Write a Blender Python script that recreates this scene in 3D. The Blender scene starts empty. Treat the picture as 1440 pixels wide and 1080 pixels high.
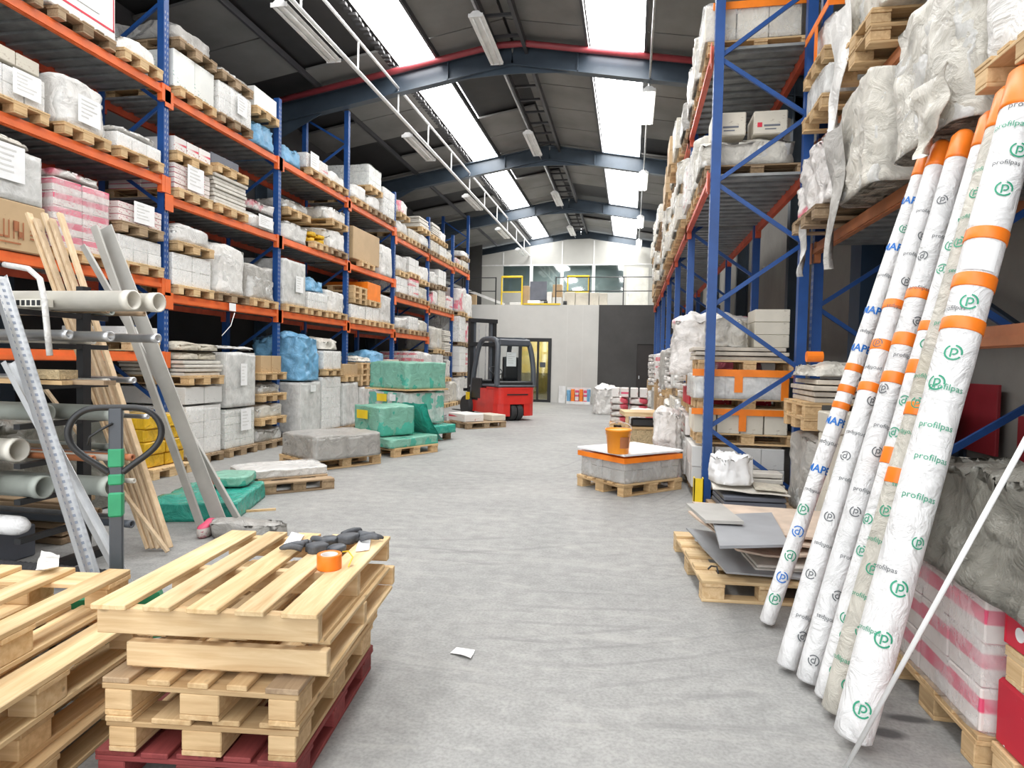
import bpy, math, random
from mathutils import Vector, Matrix, noise as mn
R = random.Random(7)
SC = bpy.context.scene
COL = SC.collection
PI = math.pi
# ------------------------------------------------------------------ camera numbers (22 mm lens, eye height 1.53 m)
F, EYE = 880.0, 1.53
CAM_R = None

def cam_matrix(roll=0.02, vx=887, vy=513):
    u = (vx - 720) / F; v = -(vy - 540) / F
    c, s = math.cos(roll), math.sin(roll)
    u0 = c * u - s * v; v0 = s * u + c * v
    p = math.atan(v0); w = math.atan(u0 * math.cos(p))
    right = Vector((math.cos(w), math.sin(w), 0))
    fw = Vector((-math.sin(w) * math.cos(p), math.cos(w) * math.cos(p), -math.sin(p)))
    up = right.cross(fw)
    return right * c + up * s, up * c - right * s, fw
RX, UP, FW = cam_matrix()

def ray(x, y): return RX * ((x - 720) / F) + UP * (-(y - 540) / F) + FW
def at_x(x, y, X):
    d = ray(x, y); t = X / d.x; return Vector((X, d.y * t, EYE + d.z * t))
def at_y(x, y, Y):
    d = ray(x, y); t = Y / d.y; return Vector((d.x * t, Y, EYE + d.z * t))
def at_z(x, y, Z):
    d = ray(x, y); t = (Z - EYE) / d.z; return Vector((d.x * t, d.y * t, Z))

# ------------------------------------------------------------------ mesh builder
class MB:
    def __init__(s): s.v = []; s.f = []; s.m = []; s.sm = False
    def add(s, vs, fs, mi=0):
        b = len(s.v); s.v += [tuple(p) for p in vs]
        s.f += [tuple(b + i for i in f) for f in fs]; s.m += [mi] * len(fs); return s
    def box(s, x0, x1, y0, y1, z0, z1, M=None, mi=0, c=0.0):
        if c:
            return s.cbox(x0, x1, y0, y1, z0, z1, c, M, mi)
        vs = [Vector(p) for p in ((x0, y0, z0), (x1, y0, z0), (x1, y1, z0), (x0, y1, z0), (x0, y0, z1), (x1, y0, z1), (x1, y1, z1), (x0, y1, z1))]
        if M: vs = [M @ p for p in vs]
        return s.add(vs, [(3, 2, 1, 0), (4, 5, 6, 7), (0, 1, 5, 4), (1, 2, 6, 5), (2, 3, 7, 6), (3, 0, 4, 7)], mi)
    def cbox(s, x0, x1, y0, y1, z0, z1, c, M=None, mi=0):
        """box with chamfered edges"""
        c = min(c, (x1 - x0) * .45, (y1 - y0) * .45, (z1 - z0) * .45)
        vs = []; idx = {}
        lo = (x0, y0, z0); hi = (x1, y1, z1)
        for sx in (0, 1):
            for sy in (0, 1):
                for sz in (0, 1):
                    sg = (sx, sy, sz)
                    for a in range(3):
                        p = [0, 0, 0]
                        for k in range(3):
                            e = hi[k] if sg[k] else lo[k]
                            p[k] = e if k == a else (e - c if sg[k] else e + c)
                        idx[(sx, sy, sz, a)] = len(vs); vs.append(Vector(p))
        if M: vs = [M @ p for p in vs]
        fs = []
        I = lambda sx, sy, sz, a: idx[(sx, sy, sz, a)]
        for a in range(3):
            b, d = (a + 1) % 3, (a + 2) % 3
            for e in (0, 1):
                q = []
                for (i, j) in ((0, 0), (1, 0), (1, 1), (0, 1)):
                    sg = [0, 0, 0]; sg[a] = e; sg[b] = i; sg[d] = j
                    q.append(I(*sg, a))
                fs.append(tuple(q if e else q[::-1]))
        for a in range(3):          # edges along axis a
            b, d = (a + 1) % 3, (a + 2) % 3
            for i in (0, 1):
                for j in (0, 1):
                    s0 = [0, 0, 0]; s0[b] = i; s0[d] = j; s1 = s0[:]; s1[a] = 1
                    q = [I(*s0, b), I(*s1, b), I(*s1, d), I(*s0, d)]
                    fs.append(tuple(q if (i == j) else q[::-1]))
        for sx in (0, 1):
            for sy in (0, 1):
                for sz in (0, 1):
                    q = [I(sx, sy, sz, 0), I(sx, sy, sz, 1), I(sx, sy, sz, 2)]
                    fs.append(tuple(q if (sx + sy + sz) % 2 else q[::-1]))
        return s.add(vs, fs, mi)
    def bar(s, a, b, w, h=None, up=(0, 0, 1), mi=0, c=0.0):
        """box of section w x h from a to b; h along up"""
        a, b = Vector(a), Vector(b); h = h or w
        d = b - a; L = d.length; d.normalize(); up = Vector(up)
        if abs(d.dot(up)) > .98: up = Vector((0, 1, 0))
        sd = d.cross(up).normalized(); u2 = sd.cross(d)
        M = Matrix((( d.x, sd.x, u2.x, a.x), (d.y, sd.y, u2.y, a.y), (d.z, sd.z, u2.z, a.z), (0, 0, 0, 1)))
        return s.box(0, L, -w / 2, w / 2, -h / 2, h / 2, M, mi, c)
    def tube(s, pts, r, n=12, mi=0, cap=True, closed=False):
        pts = [Vector(p) for p in pts]; rs = r if isinstance(r, (list, tuple)) else [r] * len(pts)
        N = len(pts); b = len(s.v); fs = []; prev = None
        for i, p in enumerate(pts):
            if closed: d = pts[(i + 1) % N] - pts[i - 1]
            else: d = pts[min(i + 1, N - 1)] - pts[max(i - 1, 0)]
            d.normalize()
            if prev is None:
                prev = d.orthogonal().normalized()
            e1 = (prev - d * prev.dot(d)).normalized(); prev = e1; e2 = d.cross(e1)
            for k in range(n):
                t = 2 * PI * k / n; s.v.append(tuple(p + (e1 * math.cos(t) + e2 * math.sin(t)) * rs[i]))
        for i in range(N if closed else N - 1):
            j = (i + 1) % N
            for k in range(n):
                k2 = (k + 1) % n; fs.append((b + i * n + k, b + i * n + k2, b + j * n + k2, b + j * n + k))
        if cap and not closed:
            fs.append(tuple(b + k for k in range(n))[::-1]); fs.append(tuple(b + (N - 1) * n + k for k in range(n)))
        s.f += fs; s.m += [mi] * len(fs); return s
    def lathe(s, prof, n=24, M=None, mi=0, cap=True):
        b = len(s.v); P = len(prof)
        for (r, z) in prof:
            for k in range(n):
                t = 2 * PI * k / n; p = Vector((r * math.cos(t), r * math.sin(t), z)); s.v.append(tuple(M @ p if M else p))
        fs = []
        for i in range(P - 1):
            for k in range(n):
                k2 = (k + 1) % n; fs.append((b + i * n + k, b + i * n + k2, b + (i + 1) * n + k2, b + (i + 1) * n + k))
        if cap:
            fs.append(tuple(b + k for k in range(n))[::-1]); fs.append(tuple(b + (P - 1) * n + k for k in range(n)))
        s.f += fs; s.m += [mi] * len(fs); return s
    def prism(s, poly, d0, d1, axis='y', M=None, mi=0):
        """polygon (a,b) extruded from d0 to d1 along axis"""
        def P(a, b, d):
            p = Vector((a, d, b)) if axis == 'y' else (Vector((d, a, b)) if axis == 'x' else Vector((a, b, d)))
            return M @ p if M else p
        n = len(poly)
        vs = [P(a, b, d0) for a, b in poly] + [P(a, b, d1) for a, b in poly]
        fs = [tuple(range(n)), tuple(range(2 * n - 1, n - 1, -1))] + [(i, i + n, (i + 1) % n + n, (i + 1) % n) for i in range(n)]
        return s.add(vs, fs, mi)
    def build(s, name, mat, parent=None, smooth=None, loc=None):
        me = bpy.data.meshes.new(name); me.from_pydata(s.v, [], s.f); 
        mats = mat if isinstance(mat, (list, tuple)) else [mat]
        for m in mats: me.materials.append(m)
        if len(mats) > 1: me.polygons.foreach_set('material_index', s.m)
        me.validate(); me.update()
        if smooth if smooth is not None else s.sm:
            me.polygons.foreach_set('use_smooth', [True] * len(me.polygons))
        o = bpy.data.objects.new(name, me); COL.objects.link(o)
        if parent is not None: o.parent = parent
        if loc is not None: o.location = loc
        return o

def from_mesh(name, me, parent=None, loc=None, rz=0):
    o = bpy.data.objects.new(name, me); COL.objects.link(o)
    if parent is not None: o.parent = parent
    if loc is not None: o.location = loc
    if rz: o.rotation_euler.z = rz
    return o
USED = {}
def tag(o, label, cat, group=None, kind=None):
    n = len(label.split())
    if n > 16 or n < 4: print('LABEL LENGTH', n, label)
    if label in USED: print('LABEL TWICE', label)
    USED[label] = 1
    o['label'] = label; o['category'] = cat
    if group: o['group'] = group
    if kind: o['kind'] = kind
    return o
def thing(name, label, cat, loc=(0, 0, 0), rz=0, group=None):
    o = bpy.data.objects.new(name, None); COL.objects.link(o); o.empty_display_size = .1
    o.location = loc; o.rotation_euler = (0, 0, rz)
    return tag(o, label, cat, group)
def struct(o): o['kind'] = 'structure'; return o
def part(o, label): o['label'] = label; return o
def copy_tree(o, parent=None):
    c = o.copy(); COL.objects.link(c)
    if parent is not None: c.parent = parent
    for ch in list(o.children): copy_tree(ch, c)
    return c

# ------------------------------------------------------------------ materials
def nodes(name):
    m = bpy.data.materials.new(name); m.use_nodes = True; nt = m.node_tree
    b = nt.nodes['Principled BSDF']; return m, nt, b
def N(nt, t, **k):
    n = nt.nodes.new(t)
    for a, v in k.items():
        if a.startswith('i_'): n.inputs[a[2:].replace('_', ' ')].default_value = v
        else: setattr(n, a, v)
    return n
def ramp(nt, fac, stops, interp='LINEAR'):
    r = nt.nodes.new('ShaderNodeValToRGB'); r.color_ramp.interpolation = interp
    e = r.color_ramp.elements
    while len(e) < len(stops): e.new(.5)
    for i, (p, c) in enumerate(stops):
        e[i].position = p; e[i].color = (*c, 1) if len(c) == 3 else c
    nt.links.new(fac, r.inputs[0]); return r
def coords(nt, scale=(1, 1, 1), src='Object'):
    t = nt.nodes.new('ShaderNodeTexCoord'); mp = nt.nodes.new('ShaderNodeMapping')
    nt.links.new(t.outputs[src], mp.inputs['Vector']); mp.inputs['Scale'].default_value = scale; return mp.outputs[0]
def mixc(nt, fac, a, b, mode='MIX'):
    m = nt.nodes.new('ShaderNodeMix'); m.data_type = 'RGBA'; m.blend_type = mode
    for i, v in ((0, fac), (6, a), (7, b)):
        if hasattr(v, 'links') or hasattr(v, 'is_output'): nt.links.new(v, m.inputs[i])
        else: m.inputs[i].default_value = v if i == 0 else ((*v, 1) if len(v) == 3 else v)
    return m.outputs[2]
def bump(nt, b, h, strength=.3, dist=.02):
    bp = nt.nodes.new('ShaderNodeBump'); bp.inputs['Strength'].default_value = strength; bp.inputs['Distance'].default_value = dist
    nt.links.new(h, bp.inputs['Height']); nt.links.new(bp.outputs[0], b.inputs['Normal'])
def tex(nt, v, scale, detail=4, rough=.55, dist=0, out=0):
    n = nt.nodes.new('ShaderNodeTexNoise'); n.inputs['Scale'].default_value = scale; n.inputs['Detail'].default_value = detail
    n.inputs['Roughness'].default_value = rough; n.inputs['Distortion'].default_value = dist
    nt.links.new(v, n.inputs['Vector']); return n.outputs[out]
def objrand(nt): return nt.nodes.new('ShaderNodeObjectInfo').outputs['Random']

def flat(name, c, rough=.5, metal=0, var=.12, nscale=4, bmp=0, spec=None):
    m, nt, b = nodes(name)
    v = coords(nt); n = tex(nt, v, nscale, 4)
    lo = tuple(x * (1 - var) for x in c); hi = tuple(min(1, x * (1 + var)) for x in c)
    r = ramp(nt, n, [(.3, lo), (.7, hi)]); nt.links.new(r.outputs[0], b.inputs['Base Color'])
    b.inputs['Roughness'].default_value = rough; b.inputs['Metallic'].default_value = metal
    if spec is not None: b.inputs['Specular IOR Level'].default_value = spec
    if bmp: bump(nt, b, tex(nt, v, nscale * 4, 3), bmp, .01)
    return m
def wood(name, light, dark, axis='x', rvar=.25):
    m, nt, b = nodes(name)
    sc = {'x': (1.2, 14, 14), 'y': (14, 1.2, 14), 'z': (14, 14, 1.2)}[axis]
    v = coords(nt, sc); n = tex(nt, v, 2.2, 5, .6, .6)
    v2 = coords(nt); n2 = tex(nt, v2, 1.7, 2)
    r = ramp(nt, n, [(.28, dark), (.5, tuple((a + c) / 2 for a, c in zip(light, dark))), (.72, light)])
    k = ramp(nt, n2, [(.25, (.72, .68, .62)), (.65, (1.08, 1.05, 1.0))])
    c = mixc(nt, 1.0, r.outputs[0], k.outputs[0], 'MULTIPLY')
    rr = ramp(nt, objrand(nt), [(0, (1 - rvar, 1 - rvar * 1.1, 1 - rvar * 1.3)), (.5, (1, 1, 1)), (1, (1.06, 1.03, .97))])
    c = mixc(nt, 1.0, c, rr.outputs[0], 'MULTIPLY')
    vk = nt.nodes.new('ShaderNodeTexVoronoi'); vk.inputs['Scale'].default_value = 4.3; nt.links.new(coords(nt, {'x': (.8, 1.6, 1.6), 'y': (1.6, .8, 1.6), 'z': (1.6, 1.6, .8)}[axis]), vk.inputs['Vector'])
    kn = ramp(nt, vk.outputs['Distance'], [(.03, (.85, .85, .85)), (.085, (0, 0, 0))]); c = mixc(nt, kn.outputs[0], c, tuple(x * .42 for x in dark))
    nt.links.new(c, b.inputs['Base Color']); b.inputs['Roughness'].default_value = .75
    bump(nt, b, n, .25, .006)
    return m
def film_mat(name, tint, lo=.25, hi=.75, scale=7, rough=.22):
    m, nt, b = nodes(name)
    v = coords(nt, (1, 1, .8)); n = tex(nt, v, scale, 5, .6, .35)
    b.inputs['Base Color'].default_value = (*tint, 1); b.inputs['Roughness'].default_value = rough
    b.inputs['Specular IOR Level'].default_value = .7
    bump(nt, b, n, .9, .03)
    tr = nt.nodes.new('ShaderNodeBsdfTransparent'); mx = nt.nodes.new('ShaderNodeMixShader')
    f = ramp(nt, n, [(.35, (lo,) * 3), (.68, (hi,) * 3)])
    nt.links.new(f.outputs[0], mx.inputs[0]); nt.links.new(tr.outputs[0], mx.inputs[1]); nt.links.new(b.outputs[0], mx.inputs[2])
    nt.links.new(mx.outputs[0], nt.nodes['Material Output'].inputs['Surface']); return m
def crumple_mat(name, c, dark=.62, scale=5, rough=.3, patch=None):
    m, nt, b = nodes(name)
    v = coords(nt); n = tex(nt, v, scale, 6, .62, 1.4); n2 = tex(nt, v, 1.6, 3)
    r = ramp(nt, n, [(.3, tuple(x * dark for x in c)), (.6, c)]); col = r.outputs[0]
    if patch:
        p = ramp(nt, n2, [(.56, (0, 0, 0)), (.62, (1, 1, 1))]); col = mixc(nt, p.outputs[0], col, patch)
    rr = ramp(nt, objrand(nt), [(0, (.86, .86, .85)), (1, (1.05, 1.04, 1.02))]); col = mixc(nt, 1.0, col, rr.outputs[0], 'MULTIPLY')
    nt.links.new(col, b.inputs['Base Color']); b.inputs['Roughness'].default_value = rough
    bump(nt, b, n, .8, .04); return m
def carton_mat(name, base, ink, band=None, rows=9, amount=.635, bs=(.35, .35, 7.0), thr=.5):
    """printed carton: lines of small illegible print and, optionally, a coloured band"""
    m, nt, b = nodes(name)
    v = coords(nt); vv = coords(nt, (26, 26, 60)); n = tex(nt, vv, 1.0, 1)
    msk = tex(nt, v, 5.5, 1)
    k = ramp(nt, n, [(amount, (0, 0, 0)), (amount + .03, (1, 1, 1))]); k2 = ramp(nt, msk, [(.57, (0, 0, 0)), (.60, (1, 1, 1))])
    f = mixc(nt, 1.0, k.outputs[0], k2.outputs[0], 'MULTIPLY')
    d = tex(nt, v, 3, 3); br = ramp(nt, d, [(.3, tuple(x * .86 for x in base)), (.7, base)])
    col = br.outputs[0]
    if band:
        n3 = tex(nt, coords(nt, bs), 1.0, 0); q = ramp(nt, n3, [(thr, (0, 0, 0)), (thr + .02, (1, 1, 1))], 'LINEAR'); col = mixc(nt, q.outputs[0], col, band)
    rr = ramp(nt, objrand(nt), [(0, (.88, .88, .87)), (1, (1.04, 1.04, 1.03))]); col = mixc(nt, 1.0, col, rr.outputs[0], 'MULTIPLY')
    col = mixc(nt, f, col, ink)
    nt.links.new(col, b.inputs['Base Color']); b.inputs['Roughness'].default_value = .55; return m
def emit(name, c, s):
    m, nt, b = nodes(name); e = nt.nodes.new('ShaderNodeEmission'); e.inputs[0].default_value = (*c, 1); e.inputs[1].default_value = s
    nt.links.new(e.outputs[0], nt.nodes['Material Output'].inputs['Surface']); return m

M = {}
M['blue'] = flat('blue_rack_paint', (.013, .068, .255), .4, 0, .15)
M['orange'] = flat('orange_beam_paint', (.80, .155, .035), .42, 0, .14)
M['redbeam'] = flat('worn_red_beam_paint', (.62, .10, .045), .45, 0, .2)
M['galv'] = flat('galvanised_steel', (.55, .56, .57), .38, .75, .18, 9)
M['deck'] = flat('steel_decking', (.30, .31, .31), .5, .5, .25, 6)
M['alu'] = flat('aluminium_profile', (.66, .67, .68), .32, .7, .1, 8)
M['white_paint'] = flat('white_paint', (.78, .78, .77), .45)
M['black'] = flat('black_plastic', (.018, .019, .021), .42)
M['rubber'] = flat('dark_rubber', (.03, .03, .032), .8)
M['darkgrey'] = flat('dark_grey_steel', (.075, .085, .10), .42)
M['steelblue'] = flat('grey_blue_frame_paint', (.048, .068, .092), .4, 0, .2, 2)
M['columnblue'] = flat('dark_blue_column_paint', (.022, .05, .095), .45)
M['redpipe'] = flat('red_pipe_paint', (.30, .045, .055), .4)
M['truckred'] = flat('forklift_red_paint', (.66, .028, .02), .3, 0, .08)
M['yellow'] = flat('yellow_paint', (.82, .58, .02), .42)
M['bucket'] = flat('orange_bucket_plastic', (1.0, .33, .02), .38, 0, .05)
M['tape'] = flat('orange_tape', (.90, .21, .015), .38, 0, .1, 9)
M['orangefilm'] = flat('orange_tarp', (.92, .22, .01), .4, 0, .15)
M['paper'] = flat('white_paper', (.86, .86, .86), .7, 0, .04, 9)
M['glove'] = flat('grey_rubber_glove', (.085, .09, .10), .6, 0, .35, 14, .4)
M['greyboard'] = flat('grey_board', (.30, .31, .325), .55, 0, .12, 3)
M['greydrive'] = flat('dark_grey_box_face', (.13, .14, .17), .5)
M['beige'] = flat('beige_stone_edges', (.56, .50, .42), .7, 0, .18, 8)
M['stone'] = flat('pale_stone_slabs', (.66, .63, .57), .6, 0, .12, 8)
M['pvc'] = flat('cream_pvc_pipe', (.72, .69, .61), .38, 0, .1)
M['pvcgreen'] = flat('dull_green_grey_pipe', (.38, .41, .37), .45, 0, .22)
M['tubewhite'] = crumple_mat('white_tube_wrap', (.86, .86, .87), .90, 7, .42)
M['tubedirty'] = crumple_mat('cloudy_dirty_tube_wrap', (.66, .63, .56), .72, 6, .4, (.50, .46, .38))
M['green_ink'] = flat('green_print', (.02, .30, .17), .5)
M['black_ink'] = flat('grey_black_print', (.10, .11, .12), .5)
M['blue_ink'] = flat('blue_print', (.01, .16, .55), .5)
M['red_ink'] = flat('red_print', (.62, .02, .05), .5)
M['woodx'] = wood('pine_boards_lengthways', (.76, .58, .35), (.52, .34, .17), 'x')
M['woody'] = wood('pine_boards_crossways', (.74, .56, .34), (.50, .33, .17), 'y')
M['woodnew'] = wood('fresh_pale_pine', (.80, .65, .42), (.56, .38, .19), 'x', .18)
M['woodnewy'] = wood('fresh_pale_pine_crossways', (.78, .62, .40), (.55, .37, .19), 'y', .18)
M['woodoldx'] = wood('weathered_pine', (.50, .38, .26), (.27, .19, .12), 'x', .4)
M['woodoldy'] = wood('weathered_pine_crossways', (.48, .37, .25), (.26, .18, .11), 'y', .4)
M['woodred'] = wood('dark_red_painted_wood', (.33, .065, .065), (.19, .03, .035), 'x', .3)
M['woodredy'] = wood('dark_red_painted_wood_crossways', (.33, .065, .065), (.19, .03, .035), 'y', .3)
M['osb'] = crumple_mat('chipboard_flakes', (.72, .56, .33), .6, 22, .7)
M['batten'] = wood('pale_wood_batten', (.72, .58, .42), (.52, .39, .25), 'z', .2)
M['film'] = film_mat('clear_stretch_film', (.90, .90, .89), .14, .42)
M['filmthick'] = film_mat('cloudy_stretch_film', (.80, .80, .78), .35, .85, 6)
M['filmgreen'] = film_mat('green_stretch_film', (.08, .50, .38), .55, .85, 5)
M['filmgrey'] = film_mat('grey_stretch_film', (.50, .49, .46), .40, .85, 5)
M['wrapwhite'] = crumple_mat('white_crumpled_film', (.82, .81, .79), .72)
M['wrapcream'] = crumple_mat('cream_crumpled_film', (.72, .69, .62), .66)
M['wrapgrey'] = crumple_mat('grey_film_over_goods', (.46, .445, .42), .66)
M['wrapdark'] = crumple_mat('dark_grey_film_over_goods', (.25, .24, .21), .70, 4, .28)
M['wrappink'] = crumple_mat('white_film_over_pink_print', (.80, .77, .75), .74, 5, .32, (.66, .16, .22))
M['wrapred'] = crumple_mat('white_film_over_red_print', (.78, .72, .70), .7, 6, .35, (.62, .07, .09))
M['bluefilm'] = crumple_mat('light_blue_plastic_sheet', (.20, .47, .74), .66, 5, .28)
M['greenfilm'] = crumple_mat('green_plastic_film', (.035, .42, .33), .55, 5, .22)
M['greenpale'] = crumple_mat('pale_green_film_over_boxes', (.25, .55, .43), .74, 5, .25)
M['cwhite'] = carton_mat('white_printed_carton', (.86, .855, .84), (.60, .60, .61))
M['cgreen'] = carton_mat('white_carton_with_green_print', (.82, .83, .80), (.30, .45, .42))
M['ccream'] = carton_mat('cream_carton', (.70, .65, .55), (.50, .44, .36))
M['cgrey'] = carton_mat('grey_carton', (.72, .715, .70), (.52, .51, .50))
M['cdim'] = carton_mat('dim_grey_brown_carton', (.42, .405, .38), (.30, .20, .18))
M['cred'] = carton_mat('white_carton_with_red_panels', (.82, .79, .77), (.55, .26, .26), (.66, .05, .09), thr=.56)
M['cline'] = carton_mat('white_carton_with_thin_red_line', (.84, .82, .80), (.55, .45, .45), (.62, .10, .14), thr=.66)
M['cpink'] = carton_mat('carton_with_crimson_panels', (.80, .73, .70), (.56, .25, .28), (.70, .08, .17), thr=.5)
M['credsolid'] = carton_mat('red_carton', (.62, .02, .045), (.85, .75, .75), None, 9, .66)
M['kraft'] = carton_mat('brown_cardboard', (.56, .39, .22), (.30, .20, .11), None, 9, .66)
M['bagwhite'] = crumple_mat('white_sack_paper', (.78, .75, .73), .78, 6, .6, (.68, .10, .14))
M['bagyellow'] = crumple_mat('yellow_sack_film', (.86, .52, .02), .62, 6, .4)
M['bagcream'] = crumple_mat('cream_plastic_sack', (.74, .69, .58), .7, 6, .42)

# ------------------------------------------------------------------ the setting
XL, XLW, XRW, XRG, ZR, SL = -6.2, -8.3, 3.2, -2.55, 8.1, .17     # left rack front, walls, ridge, roof
def roof(x): return ZR - SL * abs(x - XRG)
# floor
m, nt, b = nodes('concrete_floor')
v = coords(nt); n1 = tex(nt, v, .55, 6, .6, .4); n2 = tex(nt, v, 9, 5, .6); n3 = tex(nt, v, 60, 3)
c1 = ramp(nt, n1, [(.28, (.275, .276, .268)), (.52, (.33, .329, .318)), (.74, (.385, .381, .364))])
c2 = ramp(nt, n2, [(.3, (.84, .84, .84)), (.62, (1.05, 1.05, 1.05)), (.78, (1.22, 1.21, 1.19))])
c3 = ramp(nt, n3, [(.32, (.82, .82, .82)), (.6, (1.04, 1.04, 1.04))])
c = mixc(nt, 1, c1.outputs[0], c2.outputs[0], 'MULTIPLY'); c = mixc(nt, 1, c, c3.outputs[0], 'MULTIPLY')
# tyre scuffs: rings of worn rubber round two turning points, broken up by noise
for (cx, cy, sc_, th) in ((-2.2, 8.6, 1.7, .07), (-1.2, 11.5, 1.25, .06), (-3.4, 10.2, .9, .05)):
    mp = nt.nodes.new('ShaderNodeMapping'); t = nt.nodes.new('ShaderNodeTexCoord'); nt.links.new(t.outputs['Object'], mp.inputs[0])
    mp.inputs['Location'].default_value = (-cx, -cy, 0)
    w = nt.nodes.new('ShaderNodeTexWave'); w.wave_type = 'RINGS'; w.rings_direction = 'Z'; w.inputs['Scale'].default_value = sc_
    w.inputs['Distortion'].default_value = 1.2; w.inputs['Detail'].default_value = 2; nt.links.new(mp.outputs[0], w.inputs[0])
    q = ramp(nt, w.outputs['Fac'], [(.90, (0, 0, 0)), (.99, (1, 1, 1))]); qq = ramp(nt, tex(nt, mp.outputs[0], .5, 2), [(.54, (0, 0, 0)), (.66, (.30, .30, .30))])
    f = mixc(nt, 1, q.outputs[0], qq.outputs[0], 'MULTIPLY'); c = mixc(nt, f, c, (.15, .15, .15))
# chalky pale scratches
w = tex(nt, coords(nt, (.5, 2.2, 1)), 2.0, 8, .7, 1.2); q = ramp(nt, w, [(.54, (0, 0, 0)), (.74, (.6, .6, .6))]); c = mixc(nt, q.outputs[0], c, (.45, .44, .415))
w = tex(nt, coords(nt, (.4, 3.0, 1)), 3.1, 6, .65, .8); q = ramp(nt, w, [(.60, (0, 0, 0)), (.72, (.4, .4, .4))]); c = mixc(nt, q.outputs[0], c, (.17, .17, .168))
# oily stains by the right-hand goods
for (cx, cy, sx, sy) in ((1.10, 2.84, .10, .055), (1.24, 2.98, .13, .04), (1.05, 3.12, .08, .04)):
    mp = nt.nodes.new('ShaderNodeMapping'); t = nt.nodes.new('ShaderNodeTexCoord'); nt.links.new(t.outputs['Object'], mp.inputs[0])
    mp.inputs['Location'].default_value = (-cx / sx, -cy / sy, 0); mp.inputs['Scale'].default_value = (1 / sx, 1 / sy, 1)
    g = nt.nodes.new('ShaderNodeTexGradient'); g.gradient_type = 'SPHERICAL'; nt.links.new(mp.outputs[0], g.inputs[0])
    q = ramp(nt, g.outputs['Fac'], [(.05, (0, 0, 0)), (.5, (.8, .8, .8))]); c = mixc(nt, q.outputs[0], c, (.045, .045, .048))
nt.links.new(c, b.inputs['Base Color']); b.inputs['Roughness'].default_value = .62; b.inputs['Specular IOR Level'].default_value = .35
bump(nt, b, n2, .12, .01); M['floor'] = m
def wallmat(name, c, jx=2.4, jz=20, dark=.75, var=.06, sc=.7):
    m, nt, b = nodes(name); v = coords(nt); n = tex(nt, v, sc, 6, .65)
    r = ramp(nt, n, [(.3, tuple(x * (1 - var * 2) for x in c)), (.7, tuple(x * (1 + var) for x in c))])
    nt.links.new(r.outputs[0], b.inputs['Base Color']); b.inputs['Roughness'].default_value = .7; return m
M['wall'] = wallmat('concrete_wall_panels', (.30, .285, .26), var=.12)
M['walldark'] = wallmat('dark_side_wall', (.055, .053, .055), var=.15)  # left wall colour darkened to stand in for shade behind the shelves
M['officewall'] = wallmat('pale_grey_office_wall', (.60, .595, .565), var=.05)
M['darkwall'] = wallmat('charcoal_wall', (.062, .060, .058), var=.15)
M['upperwall'] = wallmat('off_white_wall_panels', (.50, .495, .465), var=.05)
M['doorbrown'] = flat('dark_brown_door', (.028, .022, .020), .5)
m, nt, b = nodes('insulation_panels'); v = coords(nt); n = tex(nt, v, .9, 5)
r = ramp(nt, n, [(.3, (.155, .150, .142)), (.7, (.235, .230, .220))]); nt.links.new(r.outputs[0], b.inputs['Base Color']); b.inputs['Roughness'].default_value = .7; M['lining'] = m
M['roofdark'] = flat('dark_corrugated_sheet', (.028, .027, .028), .6)
M['purlin'] = flat('dark_purlin', (.055, .055, .06), .5)
M['sky_panel'] = emit('translucent_rooflight_daylight', (1, .995, .985), 11.0)
m, nt, b = nodes('window_glass'); b.inputs['Base Color'].default_value = (.62, .68, .67, 1); b.inputs['Roughness'].default_value = .05
tr = nt.nodes.new('ShaderNodeBsdfTransparent'); tr.inputs[0].default_value = (.72, .78, .77, 1); gl = nt.nodes.new('ShaderNodeBsdfGlossy'); gl.inputs['Roughness'].default_value = .04
mx = nt.nodes.new('ShaderNodeMixShader'); mx.inputs[0].default_value = .16
nt.links.new(tr.outputs[0], mx.inputs[1]); nt.links.new(gl.outputs[0], mx.inputs[2]); nt.links.new(mx.outputs[0], nt.nodes['Material Output'].inputs['Surface']); M['glass'] = m
m, nt, b = nodes('cab_glass'); tr = nt.nodes.new('ShaderNodeBsdfTransparent'); tr.inputs[0].default_value = (.93, .95, .95, 1); M['clear'] = m
nt.links.new(tr.outputs[0], nt.nodes['Material Output'].inputs['Surface'])

Y0, Y1 = -3.0, 31.2
struct(MB().box(-9.5, 6.5, -9, 33, -.2, 0).build('floor', M['floor']))
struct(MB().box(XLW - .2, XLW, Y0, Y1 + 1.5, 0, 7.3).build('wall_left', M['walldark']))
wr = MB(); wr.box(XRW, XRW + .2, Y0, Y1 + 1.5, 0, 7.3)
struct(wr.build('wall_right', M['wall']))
# roof: lining panels between the rooflights; some are missing and show the dark sheet above
mb = MB(); RR = random.Random(11)
def slope_panel(x0, x1, y0, y1, dz, mi):
    vs = []
    for z in (dz, dz + .05):
        vs += [Vector((x, y, roof(x) + z)) for x, y in ((x0, y0), (x1, y0), (x1, y1), (x0, y1))]
    mb.add(vs, [(0, 1, 2, 3), (7, 6, 5, 4), (0, 4, 5, 1), (1, 5, 6, 2), (2, 6, 7, 3), (3, 7, 4, 0)], mi)
cols = [(-8.3, -6.75), (-6.7, -5.15), (-4.1 - 1.0, -4.1 - .98)]
STR = [(-8.3, -6.72), (-6.68, -5.10), (-4.06, -2.58), (-2.52, -.98), (.12, 1.66), (1.70, 3.2)]
missing = {(1, 9), (1, 10), (1, 5), (1, 14), (0, 6), (0, 7), (0, 8), (0, 11), (0, 12), (0, 14), (0, 15), (2, 17), (2, 13), (3, 19), (3, 22), (3, 20), (4, 15), (5, 8), (4, 20), (5, 13), (5, 17), (4, 23), (5, 22), (2, 12), (1, 20), (1, 18), (0, 18), (0, 21)}
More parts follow.
